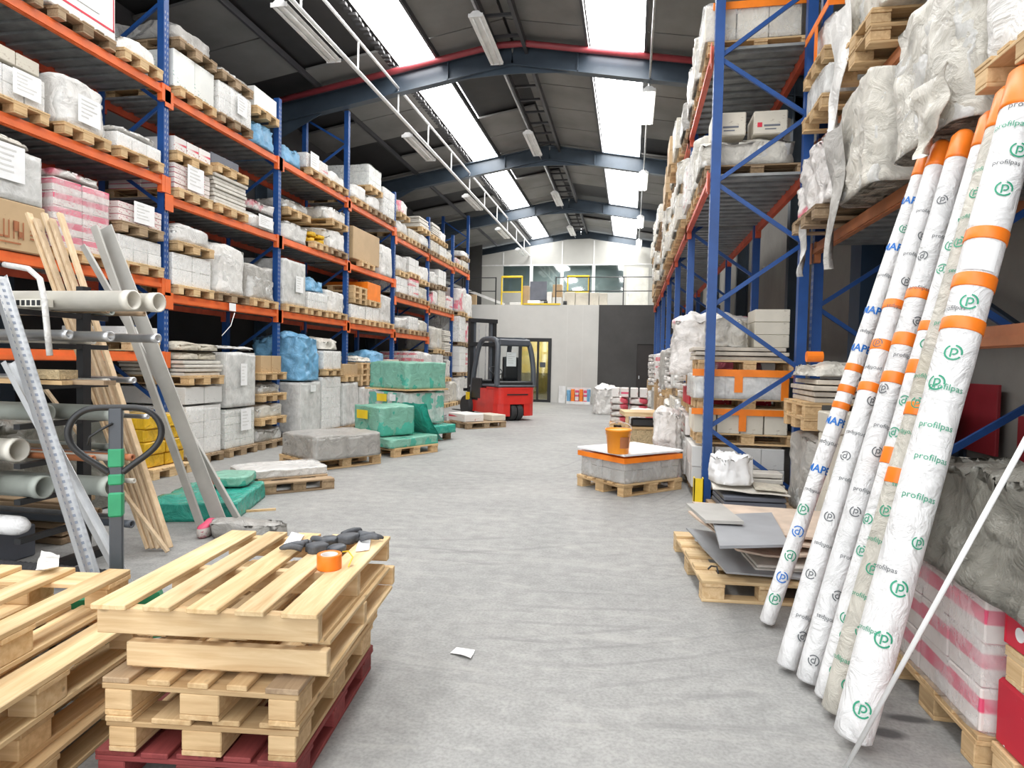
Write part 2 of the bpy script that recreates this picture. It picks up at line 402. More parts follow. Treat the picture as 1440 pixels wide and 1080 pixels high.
for si, (x0, x1) in enumerate(STR):
    k = 0; y = Y0
    while y < Y1:
        y2 = min(y + 1.36, Y1)
        if (si, k) not in missing: slope_panel(x0, x1, y, y2 - .035, 0, 0)
        y = y2; k += 1
for x0, x1 in ((-8.3, -5.0), (-4.08, XRG), (XRG, -.96), (.10, 3.2)): slope_panel(x0, x1, Y0, Y1, .10, 1)
struct(mb.build('ceiling', [M['lining'], M['roofdark']]))
# end gable above the mezzanine and the closing wall behind it
# rooflights: corrugated translucent strips, one sheet run between each pair of frames
FR = [.8, 6.8, 12.8, 18.8, 24.8, 30.8]
k = 1
for (x0, x1) in ((-5.06, -4.10), (-.96, .10)):
    ys = [Y0] + FR
    for a, bb in zip(ys[:-1], ys[1:]):
        q = MB(); nn = 12
        for i in range(nn):
            xa = x0 + (x1 - x0) * i / nn; xb = x0 + (x1 - x0) * (i + 1) / nn
            za = roof(xa) + .10 + .012 * (i % 2); zb = roof(xb) + .10 + .012 * ((i + 1) % 2)
            q.add([(xa, a, za), (xb, a, zb), (xb, bb, zb), (xa, bb, za)], [(0, 1, 2, 3)])
        struct(q.build('window_%d' % k, M['sky_panel'])); k += 1
# rough torn edge of the lining beside the left rooflight
q = MB(); y = Y0
while y < Y1:
    w_ = .05 + RR.random() * .05
    q.box(-5.12, -5.06 + w_, y, y + .09, roof(-5.08) - .02, roof(-5.08) + .03); y += .17
    q.box(-4.10 - w_ * .4, -4.06, y, y + .10, roof(-4.1) - .02, roof(-4.1) + .03)
struct(q.build('trim_1', M['roofdark']))
# purlin pair under the ridge with short ties
q = MB()
for dx in (-.30, .30): q.bar((XRG + dx, Y0, ZR - .20), (XRG + dx, Y1, ZR - .20), .07, .16)
y = 1.0
while y < Y1: q.bar((XRG - .3, y, ZR - .17), (XRG + .3, y, ZR - .17), .05, .05); y += .75
for x in (-6.7, -4.08, -1.0, .12, 1.68): q.bar((x, Y0, roof(x) - .05), (x, Y1, roof(x) - .05), .05, .12)
struct(q.build('trim_2', M['purlin']))
# portal frames
def ibeam(q, pts, w, d, up):
    for a, b2 in zip(pts[:-1], pts[1:]):
        a, b2 = Vector(a), Vector(b2)
        q.bar(a, b2, .02, d, up)
        for s in (-1, 1):
            o = Vector((0, 0, s * d / 2)); q.bar(a + o, b2 + o, w, .025, up)
for i, y in enumerate(FR):
    q = MB(); dz = -.29
    ibeam(q, [(XLW + .1, y, roof(XLW) + dz), (XRG, y, ZR + dz), (XRW - .1, y, roof(XRW) + dz)], .18, .40, (0, 0, 1))
    for s in (-1, 1):      # apex haunch
        q.prism([(XRG, ZR - .47), (XRG + s * 1.5, ZR - .47 - SL * 1.5), (XRG + s * .2, ZR - .66), (XRG, ZR - .66)], y - .012, y + .012)
        xe = XRW - .1 if s > 0 else XLW + .1
        q.prism([(xe, roof(xe) - .45), (xe - s * 1.6, roof(xe - s * 1.6) - .47), (xe, roof(xe) - 1.0)], y - .012, y + .012)
    for x in (XRG - 1.35, XRG + 1.35): q.box(x - .012, x + .012, y - .09, y + .09, roof(x) - .5, roof(x) - .09)
    for x in (XLW + .16, XRW - .16):
        q.box(x - .15, x + .15, y - .012, y + .012, 0, roof(x) - .2)
        for s in (-1, 1): q.box(x + s * .14 - .012, x + s * .14 + .012, y - .1, y + .1, 0, roof(x) - .2)
    struct(q.build('trim_%d' % (i + 3), M['steelblue']))
q = MB(); y = 9.0
q.box(2.88, 3.14, y - .2, y + .2, 0, 7.0)
q.bar((3.05, 8.9, 3.4), (3.05, 5.4, 1.75), .05, .05); q.bar((3.05, 9.1, .9), (3.05, 7.5, 2.1), .05, .05)
struct(q.build('trim_9', M['columnblue']))
# red pipe following the first frame in view
q = MB(); q.tube([(XLW + .3, 12.52, roof(XLW + .3) - .16), (XRG - .3, 12.52, ZR - .2), (XRG + .3, 12.52, ZR - .2), (XRW - .2, 12.52, roof(XRW - .2) - .16)], .062, 10); q.sm = True
tag(q.build('red_pipe', M['redpipe']), 'long dull red pipe running up under the nearest roof frame', 'pipe')

# lower office block, its doors, the mezzanine and the gable wall
YB, ZM = 24.3, 3.8
q = MB(); q.box(XLW, -4.35, YB, YB + .14, 0, ZM); q.box(-3.05, -1.25, YB, YB + .14, 0, ZM); q.box(-4.35, -3.05, YB, YB + .14, 2.5, ZM)
struct(q.build('wall_back', M['officewall']))
q = MB()
for x in (-7.6, -6.4, -5.2, -2.46, -1.86): q.box(x - .004, x + .004, YB - .003, YB, 0, ZM)
struct(q.build('trim_10', M['cgrey']))
q = MB(); q.box(-1.25, .22, YB - .03, YB + .12, 0, ZM); q.box(1.15, XRW, YB - .03, YB + .12, 0, ZM); q.box(.22, 1.15, YB - .03, YB + .12, 2.32, ZM)
struct(q.build('wall_back_dark', M['darkwall']))
d = struct(MB().box(.22, 1.15, YB + .02, YB + .07, .0, 2.32).build('door_1', M['doorbrown']))
MB().box(.30, .33, YB - .05, YB + .02, 1.0, 1.12).build('door_handle', M['galv'], d)
d = struct(MB().box(-4.35, -4.23, YB - .04, YB + .1, 0, 2.5).box(-3.18, -3.05, YB - .04, YB + .1, 0, 2.5).box(-4.23, -3.18, YB - .04, YB + .1, 2.36, 2.5).box(-4.23, -3.18, YB - .04, YB + .1, 0, .1).box(-3.62, -3.54, YB - .03, YB + .08, .1, 2.36).build('door_2', M['black']))
MB().box(-4.23, -3.18, YB + .02, YB + .03, .1, 2.36).build('door_pane', M['glass'], d)
MB().box(-3.50, -3.28, YB + .005, YB + .015, 1.36, 1.56).build('door_notice', M['darkgrey'], d)
# room behind the glass door
q = MB(); q.box(-5.6, -1.3, YB + 2.2, YB + 2.3, 0, 2.9); q.box(-5.7, -5.6, YB + .14, YB + 2.3, 0, 2.9); q.box(-1.4, -1.3, YB + .14, YB + 2.3, 0, 2.9); q.box(-5.7, -1.3, YB + .14, YB + 2.3, 2.9, 2.95)
struct(q.build('wall_office', flat('warm_office_wall', (.80, .66, .34), .7)))
struct(MB().box(-4.6, -3.4, YB + 2.14, YB + 2.19, 0, 1.1).build('trim_11', flat('olive_office_cabinet', (.20, .17, .07), .6)))
struct(MB().box(XLW, XRW, YB + .145, Y1 + .6, ZM - .22, ZM - .002).build('floor_mezzanine', M['officewall']))
YU = 30.3
q = MB()
xs = [-7.35, -6.28, -.46, .66, 1.05]
def gable(x0, x1, z0, mi=0):
    n = 8; poly = [(x0, z0), (x1, z0)]
    for i in range(n + 1):
        x = x1 + (x0 - x1) * i / n; poly.append((x, roof(x) - .5))
    q.prism(poly, YU, YU + .12, 'y', None, mi)
gable(-7.35, 1.05, 6.28); q.box(-7.35, -6.28, YU, YU + .12, ZM, 6.28); q.box(-.46, 1.05, YU, YU + .12, ZM, 6.28); q.box(-6.28, -.46, YU, YU + .12, ZM, 4.95)
struct(q.build('wall_gable', M['upperwall']))
q = MB()
for x in (-4.88, -3.38, -1.86): q.box(x - .075, x + .075, YU - .03, YU + .1, 4.95, 6.28)
for x in (-6.28, -4.9, -3.38, -1.86, -.36): q.box(x - .03, x + .03, YU - .025, YU, 6.28, roof(x) - .55)
q.box(-7.35, 1.05, YU - .025, YU, 6.25, 6.31)
struct(q.build('trim_12', M['white_paint']))
for i, (x0, x1) in enumerate(((-6.28, -4.96), (-4.8, -3.46), (-3.3, -1.94), (-1.78, -.46))):
    struct(MB().box(x0, x1, YU + .04, YU + .05, 4.95, 6.28).build('window_%d' % (20 + i), M['glass']))
d = struct(MB().box(-.30, .72, YU - .03, YU, ZM, 6.12).build('door_3', flat('cream_door', (.74, .73, .66), .5)))
MB().box(-.22, -.18, YU - .08, YU - .03, 4.75, 4.9).build('door_handle', M['galv'], d)
struct(MB().box(XLW, -7.35, YU - .1, YU, ZM, 7.6).box(1.05, XRW, YU - .1, YU, ZM, 7.6).build('wall_gable_dark', M['darkwall']))
q = MB(); q.box(-7.3, 1.0, YU + 2.6, YU + 2.7, ZM, 6.6); q.box(-7.4, -7.3, YU + .12, YU + 2.7, ZM, 6.6); q.box(1., 1.1, YU + .12, YU + 2.7, ZM, 6.6); q.box(-7.4, 1.1, YU + .12, YU + 2.7, 6.6, 6.7)
struct(q.build('wall_upper_office', flat('grey_office_wall', (.42, .46, .46), .7)))

# ------------------------------------------------------------------ lights: fittings, daylight
M['tube_on'] = emit('lit_fluorescent_tube', (1, .98, .92), 15.0)
M['tube_off'] = flat('unlit_fluorescent_tube', (.80, .80, .78), .3)
def fluo(loc, L, lit, label, grp):
    t = thing('ceiling_tube_light', label, 'lamp', loc, 0, grp)
    MB().prism([(-.14, .0), (-.05, .08), (.05, .08), (.14, 0.0), (.13, -.01), (-.13, -.01)], -L / 2, L / 2).build('housing', M['white_paint'], t)
    for dx in (-.06, .06):
        q = MB(); q.tube([(dx, -L / 2 + .03, -.03), (dx, L / 2 - .03, -.03)], .019, 8); q.sm = True
        q.build('tube', M['tube_on' if lit else 'tube_off'], t)
    MB().box(-.13, .13, -L / 2 - .012, -L / 2, -.035, .03).build('end_cap', M['white_paint'], t); MB().box(-.13, .13, L / 2, L / 2 + .012, -.035, .03).build('end_cap', M['white_paint'], t)
    return t
zc = ZR - .55
for i, (y, w) in enumerate(((11.6, 'nearest'), (17.2, 'second'), (23.0, 'third'), (28.6, 'farthest'))):
    fluo((XRG - .25, y, zc - .02), 1.75, False, 'unlit ceiling tube light under the ridge, %s of the middle row' % w, 'tube lights under the ridge')
q = MB(); q.tube([(XRG - .25, Y0 + .2, zc + .09), (XRG - .25, 30.6, zc + .09)], .022, 8)
tag(q.build('conduit', M['galv']), 'thin grey conduit carrying the middle row of lights', 'conduit')
zl = 6.75
for i, (y, w) in enumerate(((9.3, 'nearest'), (14.6, 'second'), (19.8, 'third'), (24.6, 'fourth'), (28.9, 'farthest'))):
    fluo((-5.15, y, zl - .1), 1.7, False, 'unlit tube light on the white truss, %s along left side' % w, 'tube lights on the left truss')
t = thing('lighting_truss', 'long white tubular lighting truss hanging beside the left rooflight', 'truss', (-5.0, 0, zl))
q = MB(); q.tube([(0, Y0 + .2, 0), (0, 30.4, 0)], .035, 8); q.build('bottom_tube', M['white_paint'], t)
q = MB(); q.tube([(.0, Y0 + .2, .55), (.0, 30.4, .55)], .028, 8); q.build('top_tube', M['white_paint'], t)
y = .8
while y < 30:
    q = MB(); q.tube([(0, y, 0), (0, y, .55)], .018, 6); q.build('strut', M['white_paint'], t); y += 2.0
for i, (y, w, lit) in enumerate(((8.6, 'nearest, unlit', False), (13.9, 'second, glowing', True), (19.4, 'third, glowing', True), (24.9, 'fourth, glowing', True), (29.4, 'farthest, glowing', True))):
    fluo((.22, y, 7.05), 1.75, lit, 'tube light beside the right rooflight, %s' % w, 'tube lights along the right rooflight')
q = MB(); q.tube([(.22, Y0 + .2, 7.16), (.22, 30.6, 7.16)], .022, 8)
tag(q.build('conduit', M['galv']), 'thin grey conduit beside the right rooflight', 'conduit')

def area(name, loc, sx, sy, power, rot=(0, 0, 0), col=(1, 1, 1)):
    l = bpy.data.lights.new(name, 'AREA'); l.shape = 'RECTANGLE'; l.size = sx; l.size_y = sy; l.energy = power; l.color = col
    o = bpy.data.objects.new(name, l); COL.objects.link(o); o.location = loc; o.rotation_euler = rot; return o
area('office_lamp', (-3.6, YB + 1.2, 2.8), 1.2, .6, 60, (0, 0, 0), (1, .85, .5))
area('upper_office_lamp', (-3.2, YU + 1.4, 6.5), 3.0, .6, 90, (0, 0, 0), (1, 1, .98))
w = bpy.data.worlds.new('sky'); SC.world = w; w.use_nodes = True
bg = w.node_tree.nodes['Background']; bg.inputs[0].default_value = (.96, .98, 1, 1); bg.inputs[1].default_value = 2.2

# ------------------------------------------------------------------ pallet racking
def post(q, x, y, z1, d=.10):
    """perforated upright: a channel with its slot holes as small dark insets"""
    q.box(x - d / 2, x + d / 2, y - .045, y - .040, 0, z1); q.box(x - d / 2, x + d / 2, y + .040, y + .045, 0, z1)
    q.box(x - d / 2, x - d / 2 + .006, y - .04, y + .04, 0, z1); q.box(x + d / 2 - .006, x + d / 2, y - .04, y + .04, 0, z1)
M['slot'] = flat('slot_shadow_steel', (.30, .34, .42), .5)
def slots(q, xf, y, z1, sx):
    z = .3
    while z < z1 - .1:
        for dy in (-.022, .022): q.box(min(xf, xf + sx * .002), max(xf, xf + sx * .002), y + dy - .006, y + dy + .006, z, z + .035)
        z += .075
def upright_frame(parent, y, xf, xr, z1, braces=True, front=1):
    """front post nearest the aisle; diagonal and level braces between the posts"""
    fr = bpy.data.objects.new('upright_frame', None); COL.objects.link(fr); fr.parent = parent
    for x in (xf, xr):
        q = MB(); post(q, x, y, z1); q.box(x - .07, x + .07, y - .06, y + .06, 0, .012); s = 1 if xf > xr else -1
        if x == xf:
            nb = len(q.f); slots(q, xf + s * .05, y, min(z1, 6.2), s); q.m[nb:] = [1] * (len(q.f) - nb)
        q.build('post', [M['blue'], M['slot']], fr)
    z = .17; up = False; dx = (xr - xf)
    while z < z1 - .3:
        q = MB(); z2 = min(z + .676, z1 - .12)
        a, b2 = (xf, xr) if up else (xr, xf)
        q.bar((a, y, z), (b2, y, z2), .045, .03, (0, 1, 0)); q.build('brace', M['blue'], fr)
        z = z2; up = not up
    return fr
def beam(parent, x, ya, yb, z, mat='orange', s=1, za=None):
    """stepped box beam with hooked end plates; z is its centre"""
    za = z if za is None else za
    q = MB(); q.bar((x, ya + .05, za), (x, yb - .05, z), .045, .12); q.bar((x + s * .03, ya + .05, za - .025), (x + s * .03, yb - .05, z - .025), .02, .05)
    for yy, zz, d in ((ya, za, 1), (yb, z, -1)):
        q.box(x - .03, x + .045 if s > 0 else x + .03, yy + min(0, d * .06) + (.045 if d > 0 else -.045), yy + max(0, d * .06) + (.045 if d > 0 else -.045), zz - .15, zz + .075)
        q.box(x + s * .045 - .004, x + s * .045 + .004, yy - .05, yy + .05, zz - .15, zz + .07)
    return q.build('beam', M[mat], parent)
def decking(parent, xa, xb, ya, yb, z):
    """ribbed steel deck resting between the beams"""
    q = MB(); y = ya + .06; w = .105; n = 0
    while y + w < yb - .04:
        z1 = z - (.03 if n % 2 else 0)
        q.box(xa, xb, y, y + w, z1 - .006, z1)
        if n % 2 == 0: q.box(xa, xb, y - .003, y + .003, z - .03, z); q.box(xa, xb, y + w - .003, y + w + .003, z - .03, z)
        y += w; n += 1
    return q.build('deck', M['deck'], parent)

LU = [4.73, 7.48, 10.24, 12.99, 15.77, 18.62, 21.33, 23.4]
LT = [6.9, 6.9, 6.1, 6.96, 5.95, 5.95, 5.95, 7.1]
XF, XB = XL - .05, XL - 1.05
left_rack = thing('pallet_rack', 'long blue and orange pallet rack filling the left side of the hall', 'rack', (0, 0, 0))
for y, z in zip(LU, LT): upright_frame(left_rack, y, XF, XB, z)
LEV = {0: [1.51, 2.49, 3.86, 5.06], 1: [2.31, 3.63, 5.0], 2: [2.31, 3.63, 5.0], 3: [2.27, 3.60, 4.95], 4: [2.2, 3.15, 4.75], 5: [3.10, 4.75], 6: [4.80]}
for bay, zs in LEV.items():
    for z in zs:
        beam(left_rack, XL - .02, LU[bay], LU[bay + 1], z, 'orange', 1); beam(left_rack, XB, LU[bay], LU[bay + 1], z, 'redbeam', -1)
        decking(left_rack, XB + .03, XL - .05, LU[bay], LU[bay + 1], z + .06)
# the left wall is coloured dark to give the shelves their shaded depth
RU = [7.25, 9.95, 12.7, 15.45, 18.2, 20.95, 23.4]
RT = [6.6, 5.6, 5.75, 5.75, 5.75, 5.75, 5.75]
XRF, XRB = .86, 1.80
right_rack = thing('pallet_rack', 'tall blue pallet rack with open end frame on the right of the aisle', 'rack', (0, 0, 0))
for y, z in zip(RU, RT): upright_frame(right_rack, y, XRF, XRB, z)
for bay in range(6):
    for z in (3.60, 4.98):
        if bay == 0 or True:
            beam(right_rack, XRF - .04, RU[bay], RU[bay + 1], z, 'redbeam', -1); beam(right_rack, XRB, RU[bay], RU[bay + 1], z, 'redbeam', 1)
            decking(right_rack, XRF, XRB - .03, RU[bay], RU[bay + 1], z + .06)
NU = [1.62, 4.78, 7.38]
XNF, XNB = 1.98, 2.95
near_rack = thing('pallet_rack', 'near right rack with worn brown orange beams behind the white tubes', 'rack', (0, 0, 0))
M['wornbeam'] = flat('worn_brown_orange_beam', (.42, .15, .06), .5, 0, .25)
for y in NU: upright_frame(near_rack, y, XNF, XNB, 6.4)
for bay in range(2):
    for z in (1.72, 2.82, 3.92):
        if bay == 1 and z < 2: continue
        beam(near_rack, XNF - .03, NU[bay], NU[bay + 1], z, 'wornbeam', -1); beam(near_rack, XNB, NU[bay], NU[bay + 1], z, 'wornbeam', 1)
        decking(near_rack, XNF, XNB - .03, NU[bay], NU[bay + 1], z + .06)

# ------------------------------------------------------------------ pallets
PM = {'mixed': ('woodx', 'woody'), 'new': ('woodnew', 'woodnewy'), 'mid': ('woodx', 'woody'), 'old': ('woodoldx', 'woodoldy'), 'red': ('woodred', 'woodredy')}
def pallet_parts(L, W, H, nb=5, style='block', seed=0, bw=None):
    """name, mesh builder, grain for each board and block; length L along x, W along y"""
    r = random.Random(seed); out = []; t = H * .15
    bw = bw or [.145, .10, .145, .10, .145]
    bw = bw[:nb]; tot = sum(bw); gap = (W - tot) / (nb - 1); y = -W / 2
    for k in range(nb):
        q = MB(); j = r.uniform(-.006, .006); q.cbox(-L / 2 + j, L / 2 + j, y, y + bw[k], H - t, H, .003); out.append(('deck_board', q, 0)); y += bw[k] + gap
    if style == 'block':
        for x in (-L / 2 + .0725, 0, L / 2 - .0725):
            q = MB(); q.cbox(x - .0725, x + .0725, -W / 2, W / 2, H - 2 * t, H - t, .003); out.append(('cross_board', q, 1))
        for yy in (-W / 2 + .06, 0, W / 2 - .06):
            w = .10 if yy else .145
            q = MB(); q.cbox(-L / 2, L / 2, yy - w / 2 + (0 if not yy else 0), yy + w / 2, 0, t, .003) if yy == 0 else q.cbox(-L / 2, L / 2, max(-W / 2, yy - .05), min(W / 2, yy + .05), 0, t, .003)
            out.append(('base_board', q, 0))
            for x in (-L / 2 + .0725, 0, L / 2 - .0725):
                q = MB(); hw = .0725 if yy == 0 else .05
                q.cbox(x - .0725, x + .0725, max(-W / 2, yy - hw), min(W / 2, yy + hw), t, H - 2 * t, .004); out.append(('block', q, 1))
    elif style == 'flipped':   # a stringer pallet lying deck down
        out = []; y = -W / 2
        for k in range(nb):
            q = MB(); q.cbox(-L / 2 + .06, L / 2 - .04, y, y + bw[k], 0, t, .003); out.append(('deck_board', q, 0)); y += bw[k] + gap
        for x in (-L / 2 + .05, 0, L / 2 - .02):
            q = MB(); q.cbox(x - .02, x + .02, -W / 2, W / 2, t, H - t, .003); out.append(('stringer', q, 1))
        for yy, w in ((-W / 2 + .06, .11), (0, .11), (W / 2 - .06, .11)):
            q = MB(); q.cbox(-L / 2 + .08, L / 2 - .08, yy - w / 2, yy + w / 2, H - t, H, .003); out.append(('base_board', q, 0))
    else:   # stringer pallet: solid planks on edge run across, boards below at the ends
        for x in (-L / 2 + .05, 0, L / 2 - .02):
            q = MB(); q.cbox(x - .02, x + .02, -W / 2 + .005, W / 2 - .005, t, H - t, .003); out.append(('stringer', q, 1))
        for yy, w in ((-W / 2 + .06, .11), (0, .11), (W / 2 - .06, .11)):
            q = MB(); q.cbox(-L / 2 + .08, L / 2 - .08, yy - w / 2, yy + w / 2, 0, t, .003); out.append(('base_board', q, 0))
    return out
PC = {}
def pallet(loc, rz, label, group=None, L=1.2, W=.8, H=.144, mat='mid', style='block', detail=2, seed=0, nb=5, bw=None, cat='pallet'):
    key = (L, W, H, mat, style, nb, seed % 3, tuple(bw or ()))
    mx, my = M[PM[mat][0]], M[PM[mat][1]]
    if detail == 0:
        k2 = key + ('one',)
        if k2 not in PC:
            q = MB()
            for n, b_, g in pallet_parts(L, W, H, nb, style, seed, bw): q.add(b_.v, b_.f, g)
            o = q.build('pallet', [mx, my]); PC[k2] = o.data
        else: o = from_mesh('pallet', PC[k2])
        o.location = loc; o.rotation_euler.z = rz
        return tag(o, label, cat, group)
    t = thing('pallet', label, cat, loc, rz, group)
    if key not in PC:
        PC[key] = []
        for n, b_, g in pallet_parts(L, W, H, nb, style, seed, bw):
            o = b_.build(n, my if g else (M['woodoldx'] if mat == 'mixed' and n == 'deck_board' and R.random() < .8 else mx), t); PC[key].append((n, o.data))
    else:
        for n, me in PC[key]: from_mesh(n, me, t)
    return t

# ------------------------------------------------------------------ goods
def soft_box(w, d, h, seed, amp=.03, res=10, round_=.06, sag=0, top=0, freq=3.0, flare=0, lean=0):
    """closed body w (x) by d (y) by h with rounded, wrinkled sides; base at z = 0"""
    q = MB(); off = Vector((seed * 7.31, seed * 3.17, seed * 1.93)); vid = {}
    nx = max(4, int(res * min(1.6, w / .8))); ny = max(4, int(res * min(1.6, d / .8))); nz = max(3, int(res * min(1.6, max(h, .25) / .8)))
    def V(i, j, k):
        key = (i, j, k)
        if key in vid: return vid[key]
        u, v, t = i / nx, j / ny, k / nz
        x, y, z = (u - .5) * w, (v - .5) * d, t * h
        # round the vertical corners and top edge
        rx, ry = abs(u - .5) * 2, abs(v - .5) * 2
        c = max(0, rx - (1 - 2 * round_ / w)) * max(0, ry - (1 - 2 * round_ / d)) * w * d / (4 * round_ * round_ + 1e-6) if round_ else 0
        sh = 1 - min(1, c) * round_ * .6 / max(w, d) * 2
        x *= sh; y *= sh
        if t > .999 and top: z += top * (mn.noise(Vector((x * 2.2, y * 2.2, 0)) + off)) - sag * (rx ** 4 + ry ** 4) * .5
        elif t > .8: z -= sag * (t - .8) * 2 * (rx ** 4 + ry ** 4) * .5
        f = 1 + flare * (1 - t) ** 2; x *= f; y *= f
        x += lean * t
        p = Vector((x, y, z)); nz_ = mn.noise_vector(Vector((x * freq, y * freq, z * freq * .7)) + off); n2 = mn.noise_vector(Vector((x, y, z)) * freq * 3.1 + off)
        k_ = amp * (1 if k else .25)
        p += Vector((nz_.x * k_ + n2.x * k_ * .5, nz_.y * k_ + n2.y * k_ * .5, (nz_.z * amp + n2.z * amp * .4) * (1 if k else 0)))
        vid[key] = len(q.v); q.v.append(tuple(p)); return vid[key]
    def F(a, b, c, d_): q.f.append((a, b, c, d_)); q.m.append(0)
    for i in range(nx):
        for j in range(ny):
            F(V(i, j, nz), V(i + 1, j, nz), V(i + 1, j + 1, nz), V(i, j + 1, nz)); F(V(i, j + 1, 0), V(i + 1, j + 1, 0), V(i + 1, j, 0), V(i, j, 0))
    for i in range(nx):
        for k in range(nz):
            F(V(i, 0, k), V(i + 1, 0, k), V(i + 1, 0, k + 1), V(i, 0, k + 1)); F(V(i + 1, ny, k), V(i, ny, k), V(i, ny, k + 1), V(i + 1, ny, k + 1))
    for j in range(ny):
        for k in range(nz):
            F(V(0, j + 1, k), V(0, j, k), V(0, j, k + 1), V(0, j + 1, k + 1)); F(V(nx, j, k), V(nx, j + 1, k), V(nx, j + 1, k + 1), V(nx, j, k + 1))
    for a, L, lo in ((0, w, -w / 2), (1, d, -d / 2), (2, h, 0)):
        m0 = min(p[a] for p in q.v); m1 = max(p[a] for p in q.v); sc = L / (m1 - m0)
        q.v = [tuple((lo + (p[i] - m0) * sc) if i == a else p[i] for i in range(3)) for p in q.v]
    q.sm = True; return q
def carton_block(w, d, h, nx, ny, nz, seed, gap=.006, jit=.006, c=.006):
    q = MB(); r = random.Random(seed); a, b_, e = w / nx, d / ny, h / nz
    for k in range(nz):
        for i in range(nx):
            for j in range(ny):
                ox, oy = r.uniform(-jit, jit), r.uniform(-jit, jit)
                q.cbox(-w / 2 + i * a + gap + ox, -w / 2 + (i + 1) * a - gap + ox, -d / 2 + j * b_ + gap + oy, -d / 2 + (j + 1) * b_ - gap + oy, k * e, (k + 1) * e - .003, c)
    return q
def sheet(w, h, face, loc, parent, mat='paper', name='paper_label', tilt=0):
    """a printed sheet lying against a face: '+x' or '-y'; small lines of print on it"""
    q = MB()
    if face == '+x': q.box(0, .004, -w / 2, w / 2, -h / 2, h / 2)
    elif face == '-x': q.box(-.004, 0, -w / 2, w / 2, -h / 2, h / 2)
    else: q.box(-w / 2, w / 2, -.004, 0, -h / 2, h / 2)
    o = q.build(name, M[mat], parent, loc=loc)
    if mat == 'paper' and w > .12:
        q = MB(); r = random.Random(int(w * 1000 + h * 100))
        for i in range(5):
            z = h * (.32 - .15 * i); a = -w * .36; b_ = w * (r.uniform(-.05, .36))
            if face == '+x': q.box(.004, .006, a, b_, z, z + h * .05)
            elif face == '-x': q.box(-.006, -.004, a, b_, z, z + h * .05)
            else: q.box(a, b_, -.006, -.004, z, z + h * .05)
        q.build('print_lines', M['cgrey'], o)
    return o
def load(kind, loc, w, d, h, seed, label, group=None, mat='cwhite', rz=0, lab=None, face='+x', name=None, fine=1, cat='load', n=None):
    """goods on a pallet: d across x, w along y; base centre at loc"""
    names = {'cartons': 'carton_stack', 'wrapped': 'wrapped_carton_stack', 'bundle': 'film_bundle', 'slabs': 'slab_stack', 'bags': 'sack_pile', 'box': 'carton', 'tall': 'wrapped_carton_tower', 'drape': 'plastic_sheet_bundle'}
    t = thing(name or names[kind], label, cat, loc, rz, group); r = random.Random(seed)
    res = 9 if fine == 0 else (13 if fine == 1 else 22)
    if kind in ('cartons', 'wrapped', 'tall'):
        nx, ny, nz = n or (3, 3, max(1, round(h / .22)))
        if fine and nx * ny * nz <= 40:      # every carton its own part; one shared mesh, each nudged a little
            a, b_, e = (d - .03) / nx, (w - .03) / ny, (h - .02) / nz
            q = MB(); q.cbox(-a / 2 + .005, a / 2 - .005, -b_ / 2 + .005, b_ / 2 - .005, 0, e - .003, .006); me = None
            for k in range(nz):
                for i in range(nx):
                    for j in range(ny):
                        lo_ = (-(d - .03) / 2 + a * (i + .5) + r.uniform(-.004, .004), -(w - .03) / 2 + b_ * (j + .5) + r.uniform(-.004, .004), k * e)
                        if me is None: o = q.build('carton', M[mat], t, loc=lo_); me = o.data
                        else: from_mesh('carton', me, t, lo_)
        else:
            q = carton_block(d - .03, w - .03, h - .02, nx, ny, nz, seed); q.build('cartons', M[mat], t)
        if kind != 'cartons':
            fm = 'film' if mat not in ('cgrey',) else 'filmthick'
            q = soft_box(d + .02, w + .02, h + .004, seed, .010, res, .05, .03, .05, 5.0); o = q.build('film', M[fm], t)
    elif kind == 'box':
        q = MB(); q.cbox(-d / 2, d / 2, -w / 2, w / 2, 0, h, .012); q.build('body', M[mat], t)
        q = MB(); q.box(-d / 2 + .01, d / 2 - .01, -.03, .03, h, h + .002); q.build('tape_strip', M['ccream'], t)
    elif kind == 'bundle':
        q = soft_box(d, w, h, seed, .035, res, .10, .10, .10, 4.0); q.build('wrapped_body', M[mat], t)
        q = soft_box(d * .98, w * .98, h * .8, seed + 50, .055, res, .05, .05, .1, 6.0, .03); q.build('loose_film', M['filmthick'], t)
    elif kind == 'parcel':
        soft_box(d, w, h, seed, .012, res, .05, .02, .03, 6.0).build('wrapped_body', M[mat], t)
        soft_box(d * .997, w * .997, h * .9, seed + 50, .016, res, .04, .0, .01, 7.0, .02).build('film', M['filmgreen' if 'green' in mat else 'filmgrey' if mat == 'wrapgrey' else 'film'], t)
    elif kind == 'drape':
        q = soft_box(d, w, h, seed, .055, res + 6, .10, .12, .14, 6.5, .08); q.build('sheet', M[mat], t)
    elif kind == 'slabs':
        q = MB(); k = max(3, int(h / .055)); e = h / k
        for i in range(k):
            if fine: q = MB()
            a, b_ = r.uniform(-.02, .02), r.uniform(-.02, .02); s = r.uniform(.92, 1)
            q.cbox(-d / 2 * s + a, d / 2 * s + a, -w / 2 * s + b_, w / 2 * s + b_, i * e, (i + 1) * e - .012, .006)
            if fine: q.build('slab', M[mat], t)
        if not fine: q.build('slabs', M[mat], t)
    elif kind == 'sack':
        soft_box(d, w, h, seed, .02, 11, .12, .06, .03, 4.0).build('sack_body', M[mat], t)
    elif kind == 'bags':
        k = max(1, round(h / .13)); e = h / k
        for i in range(k):
            for s in (-1, 1):
                q = soft_box(d * .96, w * .5, e * .97, seed + i * 3 + s, .025, 9, .12, .07, .03, 4.0)
                q.build('sack', M[mat], t, loc=(r.uniform(-.02, .02), s * w * .25 + r.uniform(-.015, .015), i * e * .97))
